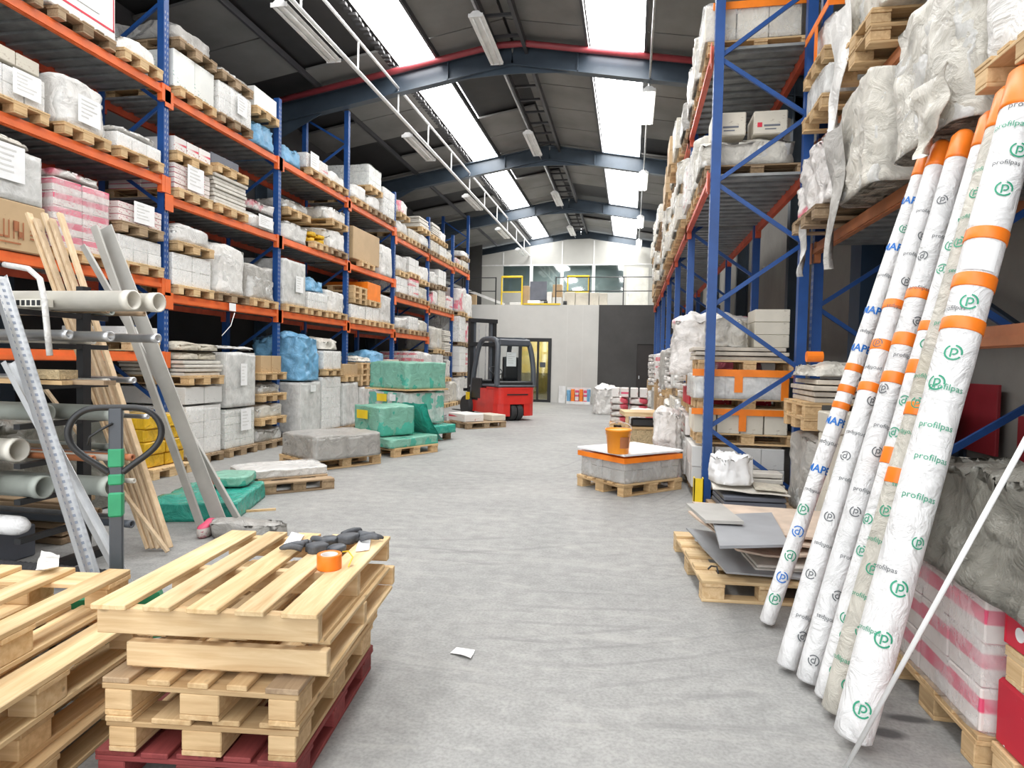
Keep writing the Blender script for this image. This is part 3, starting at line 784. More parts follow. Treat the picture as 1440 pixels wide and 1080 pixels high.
    if lab:
        lw, lh, oy, oz = lab
        fx = {'+x': (d / 2 + .028, oy, oz), '-x': (-d / 2 - .028, oy, oz), '-y': (oy, -w / 2 - .028, oz)}[face]
        sheet(lw, lh, face, fx, t)
    return t

# ------------------------------------------------------------------ the left rack, shelf by shelf
ORD = ['first', 'second', 'third', 'fourth', 'fifth', 'sixth', 'seventh']
LOOK = {('bagwhite', 'bags'): 'red and white sacks', ('cwhite', 'wrapped'): 'white cartons in clear film', ('cwhite', 'cartons'): 'bare white cartons', ('cgreen', 'cartons'): 'white cartons with green print',
        ('cgreen', 'wrapped'): 'green-printed cartons in film', ('ccream', 'wrapped'): 'cream cartons in film', ('ccream', 'cartons'): 'cream cartons', ('cgrey', 'wrapped'): 'grey cartons in cloudy film',
        ('cline', 'cartons'): 'white cartons with a thin red line', ('cred', 'cartons'): 'red and white cartons', ('cred', 'wrapped'): 'red and white cartons in film', ('cpink', 'cartons'): 'crimson-panelled cartons', ('cpink', 'wrapped'): 'crimson-panelled cartons in film',
        ('wrapwhite', 'bundle'): 'crumpled white film bundle', ('wrapcream', 'bundle'): 'crumpled cream film bundle', ('wrapgrey', 'bundle'): 'crumpled grey film bundle', ('wrappink', 'bundle'): 'pink-printed film bundle',
        ('stone', 'slabs'): 'pale slab stack', ('beige', 'slabs'): 'beige slab stack', ('bluefilm', 'drape'): 'light blue plastic bundle', ('kraft', 'box'): 'brown cardboard box', ('kraft', 'cartons'): 'brown cartons',
        ('wrapcream', 'drape'): 'cream sheet heap', ('wrapwhite', 'drape'): 'white sheet heap', ('bagcream', 'bags'): 'cream sacks', ('bagyellow', 'bags'): 'yellow sacks', ('cred', 'box'): 'red and white carton', ('cwhite', 'box'): 'single white carton',
        ('greydrive', 'box'): 'dark grey crate', ('credsolid', 'cartons'): 'red cartons', ('wrapred', 'bundle'): 'red-printed film bundle', ('orangefilm', 'drape'): 'bright orange tarp', ('orangefilm', 'box'): 'bright orange crate', ('cgrey', 'cartons'): 'bare grey cartons', ('ccream', 'box'): 'single cream carton', ('cgreen', 'box'): 'single green-printed carton'}
BAYN = ['before the nearest upright', 'past the nearest upright', 'past the second upright', 'past the third upright', 'past the fourth upright', 'past the fifth upright', 'at the far end']
SEED = [100]
RB_ = 'right rack'
TIER = ['', ' on top', ' topmost', ' at the very top']
def stack(bay, levname, z, y0, y1, items, slot, x=-6.70, rack='left rack', dep=1.08, detail=None, mul=1, bayn=None, grp=None, face='+x'):
    """a pallet with goods, goods on goods, second pallets: bottom to top"""
    det = detail if detail is not None else (1 if bay <= 2 else 0)
    yc, w = (y0 + y1) / 2, (y1 - y0); nl = npal = 0; gx = -.10 if rack == RB_ else 0
    where = '%s %s, %s %s' % (rack, levname, ORD[slot], bayn or BAYN[bay])
    for it in items:
        SEED[0] += 1; sd = SEED[0]
        if it[0] == 'P':
            mat = it[1] if len(it) > 1 else R.choice(['mid', 'mid', 'old', 'new'])
            pallet((x, yc, z), R.uniform(-.02, .02), ('%swooden pallet, ' % ['', 'upper ', 'third tier ', 'fourth tier ', 'fifth tier ', 'sixth tier '][npal]) + where, grp or 'pallets on the %s' % rack, L=dep + .08, W=min(.8, max(w - .05, .5)), H=.13, mat=mat, detail=1 if bay <= 2 else 0, seed=sd)
            z += .13; npal += 1; continue
        kind, mat, h = it[:3]; o = it[3] if len(it) > 3 else {}
        lk = LOOK.get((mat, kind)) or LOOK.get((mat, 'wrapped')) or LOOK[(mat, 'bundle')]
        ww, dd = w * o.get('w', 1), dep * o.get('d', 1)
        load(kind, (x + gx + o.get('dx', 0) + R.uniform(-.015, .015), yc + o.get('dy', 0), z), ww, dd, h * mul, sd, lk + TIER[min(nl, 3)] + ', ' + where, grp or 'goods on the %s' % rack, mat, R.uniform(-.025, .025), o.get('lab'), face, None, det, 'load', o.get('n'))
        z += h * mul + .008; nl += 1
    return z
P_ = ('P',)
G = 'goods on the left rack'
# --- bay 0, cut by the left edge of the photograph
Z = 5.13
stack(0, 'top shelf', Z, 5.72, 6.62, [P_], 0)
t = load('box', (-6.70, 6.17, Z + .135), .88, 1.06, .80, 99, 'large white carton with thin red line, left rack top shelf at the left edge', 'goods on the left rack', 'cwhite', cat='carton')
q = MB(); q.box(.531, .533, -.42, .42, .10, .125); q.box(.531, .533, .40, .415, .10, .75); q.build('red_line', M['red_ink'], t); sheet(.5, .42, '+x', (.534, -.05, .42), t)
stack(0, 'top shelf', Z, 6.66, 7.36, [P_, ('bundle', 'wrapwhite', .26)], 1)
stack(0, 'top shelf', Z, 5.0, 5.66, [P_, ('bundle', 'wrapcream', .35)], 2)
Z = 3.93
stack(0, 'upper shelf', Z, 5.02, 5.72, [P_, ('wrapped', 'cwhite', .36, {'lab': (.3, .25, .1, .2)}), ('cartons', 'ccream', .16, {'w': .8, 'n': (2, 2, 1)})], 0)
stack(0, 'upper shelf', Z, 5.82, 6.52, [P_, ('bundle', 'wrapwhite', .58, {'lab': (.30, .30, .02, .22)})], 1)
stack(0, 'upper shelf', Z, 6.60, 7.38, [P_, ('wrapped', 'cwhite', .20, {'n': (3, 3, 1)}), ('bundle', 'wrapwhite', .10, {'w': .9})], 2)
Z = 2.56
stack(0, 'middle shelf', Z, 4.86, 5.68, [('box', 'kraft', .50), ('wrapped', 'cgrey', .54, {'lab': (.32, .36, .0, .36)}), ('drape', 'wrapcream', .12, {'w': .8})], 0)
stack(0, 'middle shelf', Z, 5.78, 6.54, [P_, ('wrapped', 'cpink', .78, {'n': (2, 2, 5)}), ('bundle', 'wrappink', .12, {'w': .85})], 1)
stack(0, 'middle shelf', Z, 6.62, 7.38, [P_, ('wrapped', 'cwhite', .34, {'n': (2, 3, 2)}), P_, ('cartons', 'cpink', .26, {'n': (2, 3, 3), 'lab': (.34, .26, .0, .15)})], 2)
Z = 1.58
stack(0, 'lowest beam', Z, 6.80, 7.36, [('P', 'new'), ('cartons', 'cwhite', .20, {'n': (2, 2, 1)})], 0, dep=1.0)
stack(0, 'floor', 0, 5.80, 6.45, [('P', 'old'), ('cartons', 'kraft', .5, {'n': (2, 2, 2)})], 0, x=-6.75)
q = MB(); rk = random.Random(4)
for i in range(11):
    y = 4.92 + i * .05; q.box(-6.158, -6.155, y, y + .012, 2.68, 2.86)
    if i % 3 != 1: q.box(-6.158, -6.155, y, y + .045, rk.choice([2.68, 2.76, 2.845]), rk.choice([2.70, 2.78, 2.862]))
q.box(-6.158, -6.155, 5.0, 5.40, 2.63, 2.645)
for z in (2.70, 2.74, 2.78, 2.82): q.box(-6.158, -6.155, 5.50, 5.50 + rk.uniform(.06, .12), z, z + .016)
for o in COL.objects:
    if o.get('label') == 'brown cardboard box, left rack middle shelf, first before the nearest upright': KB = o
o = q.build('dark_print', M['wornbeam']); o.parent = KB; o.matrix_parent_inverse = Matrix.Translation(KB.location).inverted()
# --- bay 1
Z = 5.07
stack(1, 'top shelf', Z, 7.58, 8.46, [('P', 'mid'), ('cartons', 'cgreen', .52, {'n': (2, 2, 1)}), ('P', 'old'), ('bundle', 'wrapgrey', .26)], 0)
stack(1, 'top shelf', Z, 8.50, 9.36, [('P', 'old'), ('wrapped', 'cwhite', .50, {'n': (2, 3, 2), 'lab': (.25, .30, .1, .28)}), ('P', 'old'), ('bundle', 'wrapgrey', .10)], 1)
stack(1, 'top shelf', Z, 9.40, 10.12, [('drape', 'bluefilm', .46), ('P', 'mid'), ('cartons', 'cwhite', .34, {'n': (2, 2, 1)})], 2)
Z = 3.70
stack(1, 'middle shelf', Z, 7.58, 8.36, [('P', 'new'), ('cartons', 'cpink', .36, {'n': (2, 2, 5), 'lab': (.34, .34, .0, .2)}), ('P', 'mid'), ('cartons', 'cred', .22, {'n': (2, 3, 1)})], 0)
stack(1, 'middle shelf', Z, 8.42, 9.24, [('P', 'mid'), ('slabs', 'stone', .46), ('P', 'mid'), ('box', 'greydrive', .18, {'w': .8, 'd': .8})], 1)
stack(1, 'middle shelf', Z, 9.30, 10.14, [('bundle', 'wrapwhite', .28, {'lab': (.4, .2, .0, .12)}), ('bundle', 'wrappink', .22, {'w': 1.0})], 2)
Z = 2.38
stack(1, 'lower shelf', Z, 7.58, 8.40, [('P', 'new'), ('wrapped', 'cwhite', .46, {'n': (2, 2, 2)}), ('P', 'mid'), ('bundle', 'wrapwhite', .30)], 0)
stack(1, 'lower shelf', Z, 8.44, 9.28, [('P', 'old'), ('bundle', 'wrapwhite', .82)], 1)
stack(1, 'lower shelf', Z, 9.32, 10.14, [('P', 'mid'), ('bundle', 'wrapgrey', .60)], 2)
stack(1, 'floor', 0, 7.56, 8.36, [('P', 'old'), ('wrapped', 'cwhite', .72, {'n': (2, 2, 3)}), ('cartons', 'cgrey', .26, {'n': (2, 2, 1)}), ('P', 'mid'), ('slabs', 'stone', .22), ('bags', 'bagcream', .26)], 0, x=-6.5)
stack(1, 'floor', 0, 8.44, 9.22, [('P', 'old'), ('wrapped', 'cgreen', .62, {'n': (3, 2, 5), 'lab': (.26, .34, .08, .42)}), ('tall', 'cgrey', .86, {'n': (3, 2, 6), 'lab': (.16, .34, .0, .5)}), ('drape', 'wrapwhite', .10)], 1, x=-6.5)
stack(1, 'floor', 0, 9.28, 10.08, [('P', 'old'), ('bundle', 'wrapgrey', .26), ('P', 'mid'), ('bundle', 'wrapcream', .26), ('P', 'mid'), ('bundle', 'wrapgrey', .22, {'w': .9}), ('P', 'mid'), ('cartons', 'kraft', .30, {'n': (2, 2, 1), 'w': .8})], 2, x=-6.5)
# --- bay 2
Z = 5.07
stack(2, 'top shelf', Z, 10.34, 11.05, [('drape', 'bluefilm', .40)], 0)
stack(2, 'top shelf', Z, 11.14, 12.02, [('P', 'mid'), ('wrapped', 'cred', .30, {'n': (2, 2, 1), 'lab': (.32, .3, -.2, .16)})], 1)
stack(2, 'top shelf', Z, 12.08, 12.86, [('P', 'mid'), ('bundle', 'wrapwhite', .26)], 2)
Z = 3.70
stack(2, 'middle shelf', Z, 10.34, 11.28, [('bundle', 'wrapwhite', .42), ('P', 'mid'), ('bundle', 'wrapgrey', .22)], 0)
stack(2, 'middle shelf', Z, 11.34, 11.96, [('P', 'new'), ('bags', 'bagyellow', .24)], 1)
stack(2, 'middle shelf', Z, 12.02, 12.88, [('P', 'old'), ('bundle', 'wrapwhite', .46), ('P', 'mid'), ('bundle', 'wrapwhite', .34)], 2)
Z = 2.38
stack(2, 'lower shelf', Z, 10.34, 11.16, [('P', 'mid'), ('wrapped', 'cgrey', .84, {'n': (2, 2, 3), 'lab': (.26, .3, .1, .4)})], 0)
stack(2, 'lower shelf', Z, 11.22, 12.00, [('P', 'mid'), ('wrapped', 'cwhite', .34, {'n': (2, 2, 2)}), ('drape', 'bluefilm', .30, {'w': .95})], 1)
stack(2, 'lower shelf', Z, 12.04, 12.88, [('P', 'mid'), ('bundle', 'wrapwhite', .52)], 2)
stack(2, 'floor', 0, 10.40, 11.20, [('P', 'old'), ('wrapped', 'cgrey', .98, {'n': (2, 2, 3), 'lab': (.2, .12, .0, .84)}), ('drape', 'bluefilm', .92, {'d': 1.02})], 0, x=-6.4)
stack(2, 'floor', 0, 11.26, 12.06, [('P', 'old'), ('wrapped', 'cwhite', 1.06, {'n': (2, 2, 5)}), ('P', 'mid'), ('wrapped', 'cwhite', .38, {'n': (2, 2, 1)}), ('drape', 'wrapcream', .26, {'w': .8})], 1, x=-6.4)
stack(2, 'floor', 0, 12.12, 12.86, [('P', 'old'), ('tall', 'cgrey', .92, {'n': (1, 5, 1)}), ('P', 'mid'), ('cartons', 'kraft', .26, {'n': (2, 2, 1)})], 2, x=-6.4)
# --- bay 3
Z = 5.02
stack(3, 'top shelf', Z, 13.10, 13.92, [('P', 'mid'), ('bundle', 'wrapwhite', .36)], 0)
stack(3, 'top shelf', Z, 13.96, 14.76, [('P', 'old'), ('bundle', 'wrapwhite', .36), ('P', 'mid'), ('wrapped', 'cgreen', .50, {'n': (2, 2, 3)})], 1)
stack(3, 'top shelf', Z, 14.82, 15.64, [('P', 'old'), ('wrapped', 'cwhite', .72, {'n': (2, 2, 3)})], 2)
Z = 3.67
stack(3, 'middle shelf', Z, 13.14, 14.70, [('P', 'new'), ('box', 'kraft', .72, {'w': .92})], 0)
stack(3, 'middle shelf', Z, 14.76, 15.64, [('bundle', 'wrapwhite', .80)], 1)
Z = 2.34
stack(3, 'lower shelf', Z, 13.10, 13.90, [('P', 'mid'), ('wrapped', 'cwhite', .32, {'n': (2, 2, 1)}), ('P', 'mid'), ('P', 'mid'), ('P', 'mid')], 0)
stack(3, 'lower shelf', Z, 13.94, 14.74, [('P', 'mid'), ('wrapped', 'cwhite', .34, {'n': (2, 2, 1)}), ('P', 'mid'), ('box', 'orangefilm', .42)], 1)
stack(3, 'lower shelf', Z, 14.78, 15.64, [('P', 'mid'), ('bundle', 'wrapwhite', .78)], 2)
stack(3, 'floor', 0, 13.10, 13.92, [('P', 'old'), ('tall', 'cgrey', .8, {'n': (2, 2, 3)}), ('P', 'mid'), ('P', 'mid'), ('P', 'mid'), ('P', 'mid'), ('drape', 'wrapcream', .16)], 0, x=-6.5)
stack(3, 'floor', 0, 13.96, 14.76, [('P', 'old'), ('wrapped', 'cgrey', 1.3, {'n': (2, 2, 5)}), ('drape', 'bluefilm', .34)], 1, x=-6.5)
stack(3, 'floor', 0, 14.82, 15.64, [('P', 'old'), ('wrapped', 'cwhite', .7, {'n': (2, 2, 3)}), ('P', 'mid'), ('cartons', 'ccream', .6, {'n': (2, 2, 3)})], 2, x=-6.5)
# --- bays 4 to 6
kinds = [('bundle', 'wrapwhite'), ('wrapped', 'cwhite'), ('bundle', 'wrapcream'), ('wrapped', 'ccream'), ('wrapped', 'cred'), ('bundle', 'wrapwhite'), ('slabs', 'stone'), ('cartons', 'cwhite'), ('bundle', 'wrappink')]
def auto(bay, lev, z, y0, y1, n, hmin, hmax, tiers, rnd, x=-6.70, **k):
    w = (y1 - y0) / n
    for i in range(n):
        its = []
        for t in range(tiers if rnd.random() < .7 else 1):
            a, b_ = rnd.choice(kinds); its += [('P', rnd.choice(['mid', 'old', 'new'])), (a, b_, rnd.uniform(hmin, hmax))]
        stack(bay, lev, z, y0 + i * w + .03, y0 + (i + 1) * w - .03, its, i, x, **k)
rr = random.Random(5)
auto(4, 'top shelf', 4.82, 15.85, 18.55, 3, .30, .40, 2, rr); auto(5, 'top shelf', 4.82, 18.7, 21.27, 3, .34, .42, 2, rr); auto(6, 'top shelf', 4.87, 21.4, 23.35, 2, .26, .34, 2, rr)
auto(4, 'middle shelf', 3.22, 15.85, 18.55, 3, .40, .55, 2, rr); auto(5, 'middle shelf', 3.17, 18.7, 21.27, 3, .45, .6, 2, rr)
auto(4, 'lower shelf', 2.27, 15.85, 18.55, 3, .34, .50, 1, rr)
auto(4, 'floor', 0, 15.85, 18.55, 3, .75, .85, 2, rr, x=-6.5); auto(5, 'floor', 0, 18.7, 21.27, 3, .70, .80, 3, rr, x=-6.5); auto(6, 'floor', 0, 21.4, 23.3, 2, .85, .95, 4, rr, x=-6.5)
# ------------------------------------------------------------------ the right rack beyond the open end frame
RB = 'right rack'
XC = 1.33
RBN = ['behind the open end', 'past its second upright', 'past its third upright', 'past its fourth upright', 'past its fifth upright', 'at the far end']
def rstack(bay, lev, z, y0, y1, its, slot, x=XC, dep=1.05, det=None): return stack(bay + (1 if bay else 0), lev, z, y0, y1, its, slot, x, RB, dep, det, 1, RBN[bay], None, '-y')
rstack(0, 'top shelf', 5.05, 7.42, 8.22, [('P', 'mid'), ('wrapped', 'ccream', .42, {'n': (3, 2, 1)})], 0)
for nm, bx in (('front_tape', (-.46, .56, -.4, -.392)),):
    q = MB(); q.box(.80, 1.80, 7.40, 7.407, 5.50, 5.58); tag(q.build('tape_strip', M['orangefilm']), 'orange tape round the top load by the open end frame', 'tape')
rstack(0, 'top shelf', 5.05, 8.30, 9.10, [('P', 'mid'), ('bundle', 'wrapcream', .62)], 1)
rstack(0, 'top shelf', 5.05, 9.14, 9.84, [('P', 'old'), ('bundle', 'wrapwhite', .66)], 2)
rstack(0, 'middle shelf', 3.67, 7.42, 8.22, [('P', 'old'), ('bundle', 'wrapcream', .32)], 0)
for i, x in enumerate((1.02, 1.46)):
    t = load('box', (x, 7.66, 4.13), .40, .36, .26, 150 + i, ['cream printed carton with red square, left on the open end bundle', 'cream printed carton with red square, right on the open end bundle'][i], 'goods on the right rack', 'ccream', cat='carton')
    q = MB(); q.box(-.14, -.09, -.204, -.2, .08, .13); q.build('red_square', M['red_ink'], t)
    q = MB(); q.box(-.07, .10, -.204, -.2, .085, .105); q.box(-.06, .06, -.204, -.2, .05, .062); q.build('print_lines', M['greydrive'], t)
rstack(0, 'middle shelf', 3.67, 8.30, 9.10, [('P', 'mid'), ('bundle', 'wrapcream', .66)], 1)
rstack(0, 'middle shelf', 3.67, 9.14, 9.84, [('P', 'mid'), ('wrapped', 'cred', .6, {'n': (2, 2, 3)})], 2)
rstack(0, 'floor', 0, 7.45, 8.25, [('P', 'old'), ('cartons', 'cgrey', .50, {'n': (4, 3, 2)}), ('P', 'mid'), ('cartons', 'ccream', .26, {'n': (4, 3, 1)}), ('P', 'mid'), ('wrapped', 'cgrey', .30, {'n': (3, 2, 1)}), ('P', 'mid'), ('slabs', 'beige', .16)], 0)
q = MB(); q.box(.70, 1.80, 7.435, 7.442, .98, 1.05); q.box(1.22, 1.30, 7.433, 7.44, .80, 1.02); tag(q.build('tape_strip', M['orangefilm']), 'orange tape band low on the open end floor stack', 'tape')
q = MB(); q.box(.70, 1.80, 7.435, 7.442, 1.42, 1.50); q.box(1.16, 1.25, 7.433, 7.44, 1.24, 1.46); q.box(1.66, 1.74, 7.433, 7.44, 1.16, 1.46); tag(q.build('tape_strip', M['orangefilm']), 'orange tape band high on the open end floor stack', 'tape')
load('cartons', (1.58, 7.85, 1.76), .5, .42, .46, 155, 'pale cartons at the wall side on the open end stack', 'goods on the right rack', 'ccream', cat='cartons', n=(1, 1, 3))
load('drape', (1.12, 7.85, 1.76), .52, .5, .40, 156, 'brown paper bundle on the open end floor stack', 'goods on the right rack', 'wrapcream', cat='bundle', fine=2)
rstack(0, 'floor', 0, 8.30, 9.10, [('P', 'old'), ('wrapped', 'cgrey', .50, {'n': (2, 2, 2)}), ('cartons', 'cred', .26, {'n': (2, 2, 1)}), ('P', 'mid'), ('cartons', 'credsolid', .24, {'n': (2, 2, 1)}), ('P', 'mid'), ('drape', 'wrappink', .86, {'dx': -.14, 'd': 1.12})], 1)
rstack(0, 'floor', 0, 9.14, 9.86, [('P', 'old'), ('wrapped', 'cpink', .8, {'n': (2, 2, 4)}), ('P', 'mid'), ('bags', 'bagwhite', .9)], 2)
kinds = [('bundle', 'wrapwhite'), ('bundle', 'wrapcream'), ('wrapped', 'cred'), ('bundle', 'wrapgrey'), ('cartons', 'kraft'), ('wrapped', 'ccream')]
rr = random.Random(9)
for b_ in range(1, 6):
    a0, a1 = RU[b_] + .1, RU[b_ + 1] - .08
    w = (a1 - a0) / 3
    for lev, z, ti, hh in (('top shelf', 5.05, 1, .6), ('middle shelf', 3.67, 2, .40), ('floor', 0, 2, .8)):
        if b_ > 3 and lev == 'floor': ti = 1
        for i in range(3):
            its = []
            for t in range(ti):
                k, mt = rr.choice(kinds); its += [('P', rr.choice(['mid', 'old'])), (k, mt, hh * rr.uniform(.75, 1.15))]
            if lev == 'floor': its = its[:2] + [('P', 'mid'), ('bags', 'bagwhite', .8)] if i % 2 == 0 else its
            rstack(b_, lev, z, a0 + i * w + .02, a0 + (i + 1) * w - .02, its, i, x=XC - rr.uniform(.0, .14))

# ------------------------------------------------------------------ foreground pallets, left
D = math.radians
GF = 'pallets in the foreground stacks'
pallet((-1.525, 2.37, 0), D(97), 'dark red painted pallet at the bottom of the foreground stack', GF, .92, .74, .125, 'red', seed=1)
pallet((-1.50, 2.36, .125), D(97), 'plain pallet right on top of the dark red pallet', GF, .90, .70, .13, 'mid', seed=2, nb=4)
pallet((-1.50, 2.38, .255), D(96), 'mixed pallet with weathered dark deck boards below two pale pallets', GF, .95, .72, .135, 'mixed', seed=3, bw=[.12, .075, .075, .085, .10])
pallet((-1.45, 2.43, .39), D(97), 'pale pallet just under the one with tape and gloves', GF, .98, .74, .125, 'new', 'flipped', seed=4)
pallet((-1.505, 2.40, .515), D(97), 'pale top pallet carrying gloves and orange tape roll', GF, .98, .82, .135, 'new', 'stringer', seed=5, bw=[.13, .105, .115, .10, .13])
GL = 'pallets in the left stack'
pallet((-2.36, 1.70, 0), D(99), 'lowest wooden pallet of the stack at bottom left', GL, 1.15, .86, .14, 'mid', seed=1)
pallet((-2.40, 1.72, .14), D(98), 'second lowest wooden pallet of the stack at bottom left', GL, 1.15, .86, .14, 'mid', seed=2)
pallet((-2.38, 1.74, .28), D(98.5), 'wide boarded pallet second from top at bottom left', GL, 1.15, .90, .145, 'new', seed=3, bw=[.145, .145, .145, .145, .145])
pallet((-2.52, 1.76, .425), D(98), 'pale open-slatted pallet topmost at bottom left', GL, 1.2, .86, .145, 'new', seed=4, nb=4, bw=[.10, .10, .10, .10])

# roll of tape with its core; gloves; papers
ZT = .65
p = at_z(463, 799, ZT)
t = thing('tape_roll', 'orange tape roll standing on the top foreground pallet', 'tape', p)
q = MB(); q.lathe([(.036, .002), (.050, 0), (.051, .004), (.051, .058), (.050, .062), (.036, .060), (.036, .002)], 36, None, 0, False); q.sm = True; q.build('tape_winding', M['tape'], t)
q = MB(); q.lathe([(.031, .003), (.0355, .003), (.0355, .060), (.031, .060), (.031, .003)], 32, None, 0, False); q.sm = True; q.build('cardboard_core', M['cpink'], t)
def glove(loc, rz, label, mirror=1, flatz=.55):
    """a limp work glove lying on its back: palm, four fingers, thumb, knitted cuff"""
    t = thing('work_glove', label, 'glove', loc, rz, 'pair of work gloves'); t.scale = (1.15, 1.15, 1.2)
    q = MB()
    palm = soft_box(.095, .10, .034, 3 + mirror, .006, 10, .04, .01, .01, 9)
    palm.v = [(x, y, z) for x, y, z in palm.v]
    palm.build('palm', M['glove'], t)
    for i, (x, L, a) in enumerate(((-.040, .080, 24), (-.013, .098, 8), (.014, .096, -8), (.040, .080, -25))):
        q = MB(); a = D(a * mirror); pts = []; rs = []
        for k in range(7):
            s = k / 6; pts.append((mirror * x - math.sin(a) * L * s, .045 + math.cos(a) * L * s, .018 + .012 * math.sin(s * 2.6 + i) * 1.0)); rs.append(.0115 * (1.02 - .18 * s) if k < 6 else .005)
        q.tube(pts, rs, 10); q.sm = True; q.build('finger', M['glove'], t)
    q = MB(); q.tube([(mirror * .040, -.02, .018), (mirror * .062, .005, .022), (mirror * .078, .03, .024), (mirror * .088, .055, .022), (mirror * .091, .064, .02)], [.015, .0145, .0135, .012, .005], 10); q.sm = True; q.build('thumb', M['glove'], t)
    c = soft_box(.082, .075, .028, 9 + mirror, .004, 9, .03, .01, .004, 12); c.build('cuff', M['darkgrey'], t, loc=(0, -.08, 0))
    return t
glove(at_z(446, 775, ZT), D(96), 'grey coated work glove with spread fingers beside the tape roll', 1)
glove(at_z(490, 762, ZT), D(-60), 'second dark work glove lying behind the tape roll', -1)
def paper(name, pts, th, label, mat='paper', cat='paper', sub=6, amp=.01, seed=1):
    """a thin creased sheet on its corners (a, b, c, d), bent by noise"""
    a, b_, c_, d = [Vector(p) for p in pts]; q = MB(); n = sub
    for s in (0, 1):
        for i in range(n + 1):
            for j in range(n + 1):
                u, v = i / n, j / n; p = (a * (1 - u) + b_ * u) * (1 - v) + (d * (1 - u) + c_ * u) * v
                h = abs(mn.noise(p * 7 + Vector((seed * 3.1, 0, 0)))) * amp
                q.v.append((p.x, p.y, p.z + h + s * th))
    m_ = (n + 1) ** 2
    for i in range(n):
        for j in range(n):
            k = i * (n + 1) + j
            q.f += [(k, k + 1, k + n + 2, k + n + 1), (m_ + k + n + 1, m_ + k + n + 2, m_ + k + 1, m_ + k)]; q.m += [0, 0]
    for i in range(n):
        for (k, l) in ((i, i + 1), (n * (n + 1) + i + 1, n * (n + 1) + i)): q.f.append((k, m_ + k, m_ + l, l)); q.m.append(0)
        for (k, l) in (((i + 1) * (n + 1), i * (n + 1)), (i * (n + 1) + n, (i + 1) * (n + 1) + n)): q.f.append((k, m_ + k, m_ + l, l)); q.m.append(0)
    o = q.build(name, M[mat]); return tag(o, label, cat)
z = ZT + .003
paper('paper_sheet', [at_z(500, 776, z), at_z(519, 774, z), at_z(522, 757, z), at_z(505, 760, z)], .002, 'small white paper at the back right corner of top foreground pallet')
paper('paper_sheet', [at_z(395, 772, z), at_z(418, 772, z), at_z(428, 753, z), at_z(410, 750, z)], .002, 'white paper under the fingers of the spread glove', seed=2)
q = MB(); q.tube([at_z(490, 797, ZT + .01), at_z(496, 783, ZT + .035), at_z(490, 775, ZT + .04), at_z(482, 776, ZT + .02)], .003, 8)
tag(q.build('cord_loop', M['yellow']), 'thin yellow cord loop beside the orange tape roll', 'cord')
p = at_z(498, 757, ZT)
t = thing('marker_pen', 'grey pen with brown end lying behind the gloves', 'pen', (p.x, p.y, ZT + .012), D(100))
q = MB(); q.tube([(0, -.045, 0), (0, .03, 0)], .011, 10); q.build('barrel', M['greydrive'], t)
q = MB(); q.tube([(0, .03, 0), (0, .055, 0)], .0115, 10); q.build('cap', M['wornbeam'], t)
paper('paper_sheet', [at_z(50, 808, .575), at_z(82, 806, .575), at_z(84, 782, .60), at_z(58, 778, .60)], .002, 'crumpled white printed paper on the left slatted pallet', 'wrapwhite', seed=4, amp=.05)
t = load('drape', (-2.30, 2.16, .285), .22, .28, .12, 77, 'clear crumpled plastic caught inside the left pallet stack', None, 'wrapgrey', cat='plastic wrap', fine=1)
paper('paper_scrap', [at_z(633, 919, .002), at_z(662, 928, .002), at_z(668, 916, .002), at_z(642, 911, .002)], .003, 'scrap of white paper lying alone on the open floor', amp=.02, seed=6)

# ------------------------------------------------------------------ hand pallet truck
hx, hy = -2.43, 2.60
t = thing('pallet_truck', 'dark hand pallet truck with looped handle and green paint splashes', 'pallet truck', (hx, hy, 0), D(33))
q = MB(); q.bar((0, .02, .22), (0, 0, 1.275), .058, .035, (0, 1, 0), 0, .006); s = q.build('tiller', M['darkgrey'], t)
M['greenpaint'] = flat('green_splashed_paint', (.03, .30, .14), .5, 0, .25)
q = MB()
for z0, z1 in ((.99, 1.075), (.90, .955), (.75, .865)):
    q.cbox(-.032, .032, -.022, .032, z0, z1, .006)
for a in range(3): MB().cbox(-.0315, .0315, -.0215, .0315, (.985, .90, .745)[a], (1.08, .955, .865)[a], .008).build('green_splash', M['greenpaint'], s, loc=(0, .004, 0))
pts = []
for a, b_ in ((0, 1.30), (.10, 1.30), (.165, 1.285), (.215, 1.24), (.235, 1.18), (.215, 1.12), (.16, 1.07), (.09, 1.025), (.035, .985)): pts.append((a, 0, b_))
pts = [(a * .84, y, b_ - .025) for a, y, b_ in pts]
pts = [(-a, y, b_) for a, y, b_ in pts[::-1]][:-1] + pts
# round the corners by Chaikin cutting
for _ in range(2):
    n_ = [pts[0]]
    for a, b_ in zip(pts[:-1], pts[1:]):
        a, b_ = Vector(a), Vector(b_); n_ += [tuple(a * .75 + b_ * .25), tuple(a * .25 + b_ * .75)]
    pts = n_ + [pts[-1]]
q = MB(); q.tube(pts, .0155, 12); q.sm = True; q.build('handle', M['black'], t)
q = MB(); q.tube([(-.01, -.02, 1.2), (-.06, -.03, 1.17), (-.10, -.03, 1.14), (-.11, -.02, 1.10)], .006, 8); q.sm = True; q.build('lever', M['black'], t)
q = MB(); q.lathe([(.05, .1), (.055, .12), (.055, .34), (.04, .36), (.04, .42)], 20); q.sm = True; q.build('pump', M['darkgrey'], t)
for sx in (-1, 1):
    q = MB(); q.tube([(sx * .03, .02, .09), (sx * .075, .02, .09)], .085, 20); q.build('steering_wheel', M['rubber'], t)
q = MB(); q.prism([(-.26, .18), (.26, .18), (.20, .40), (-.20, .40)], -.14, -.06); q.build('fork_frame', M['greenpaint'], t)
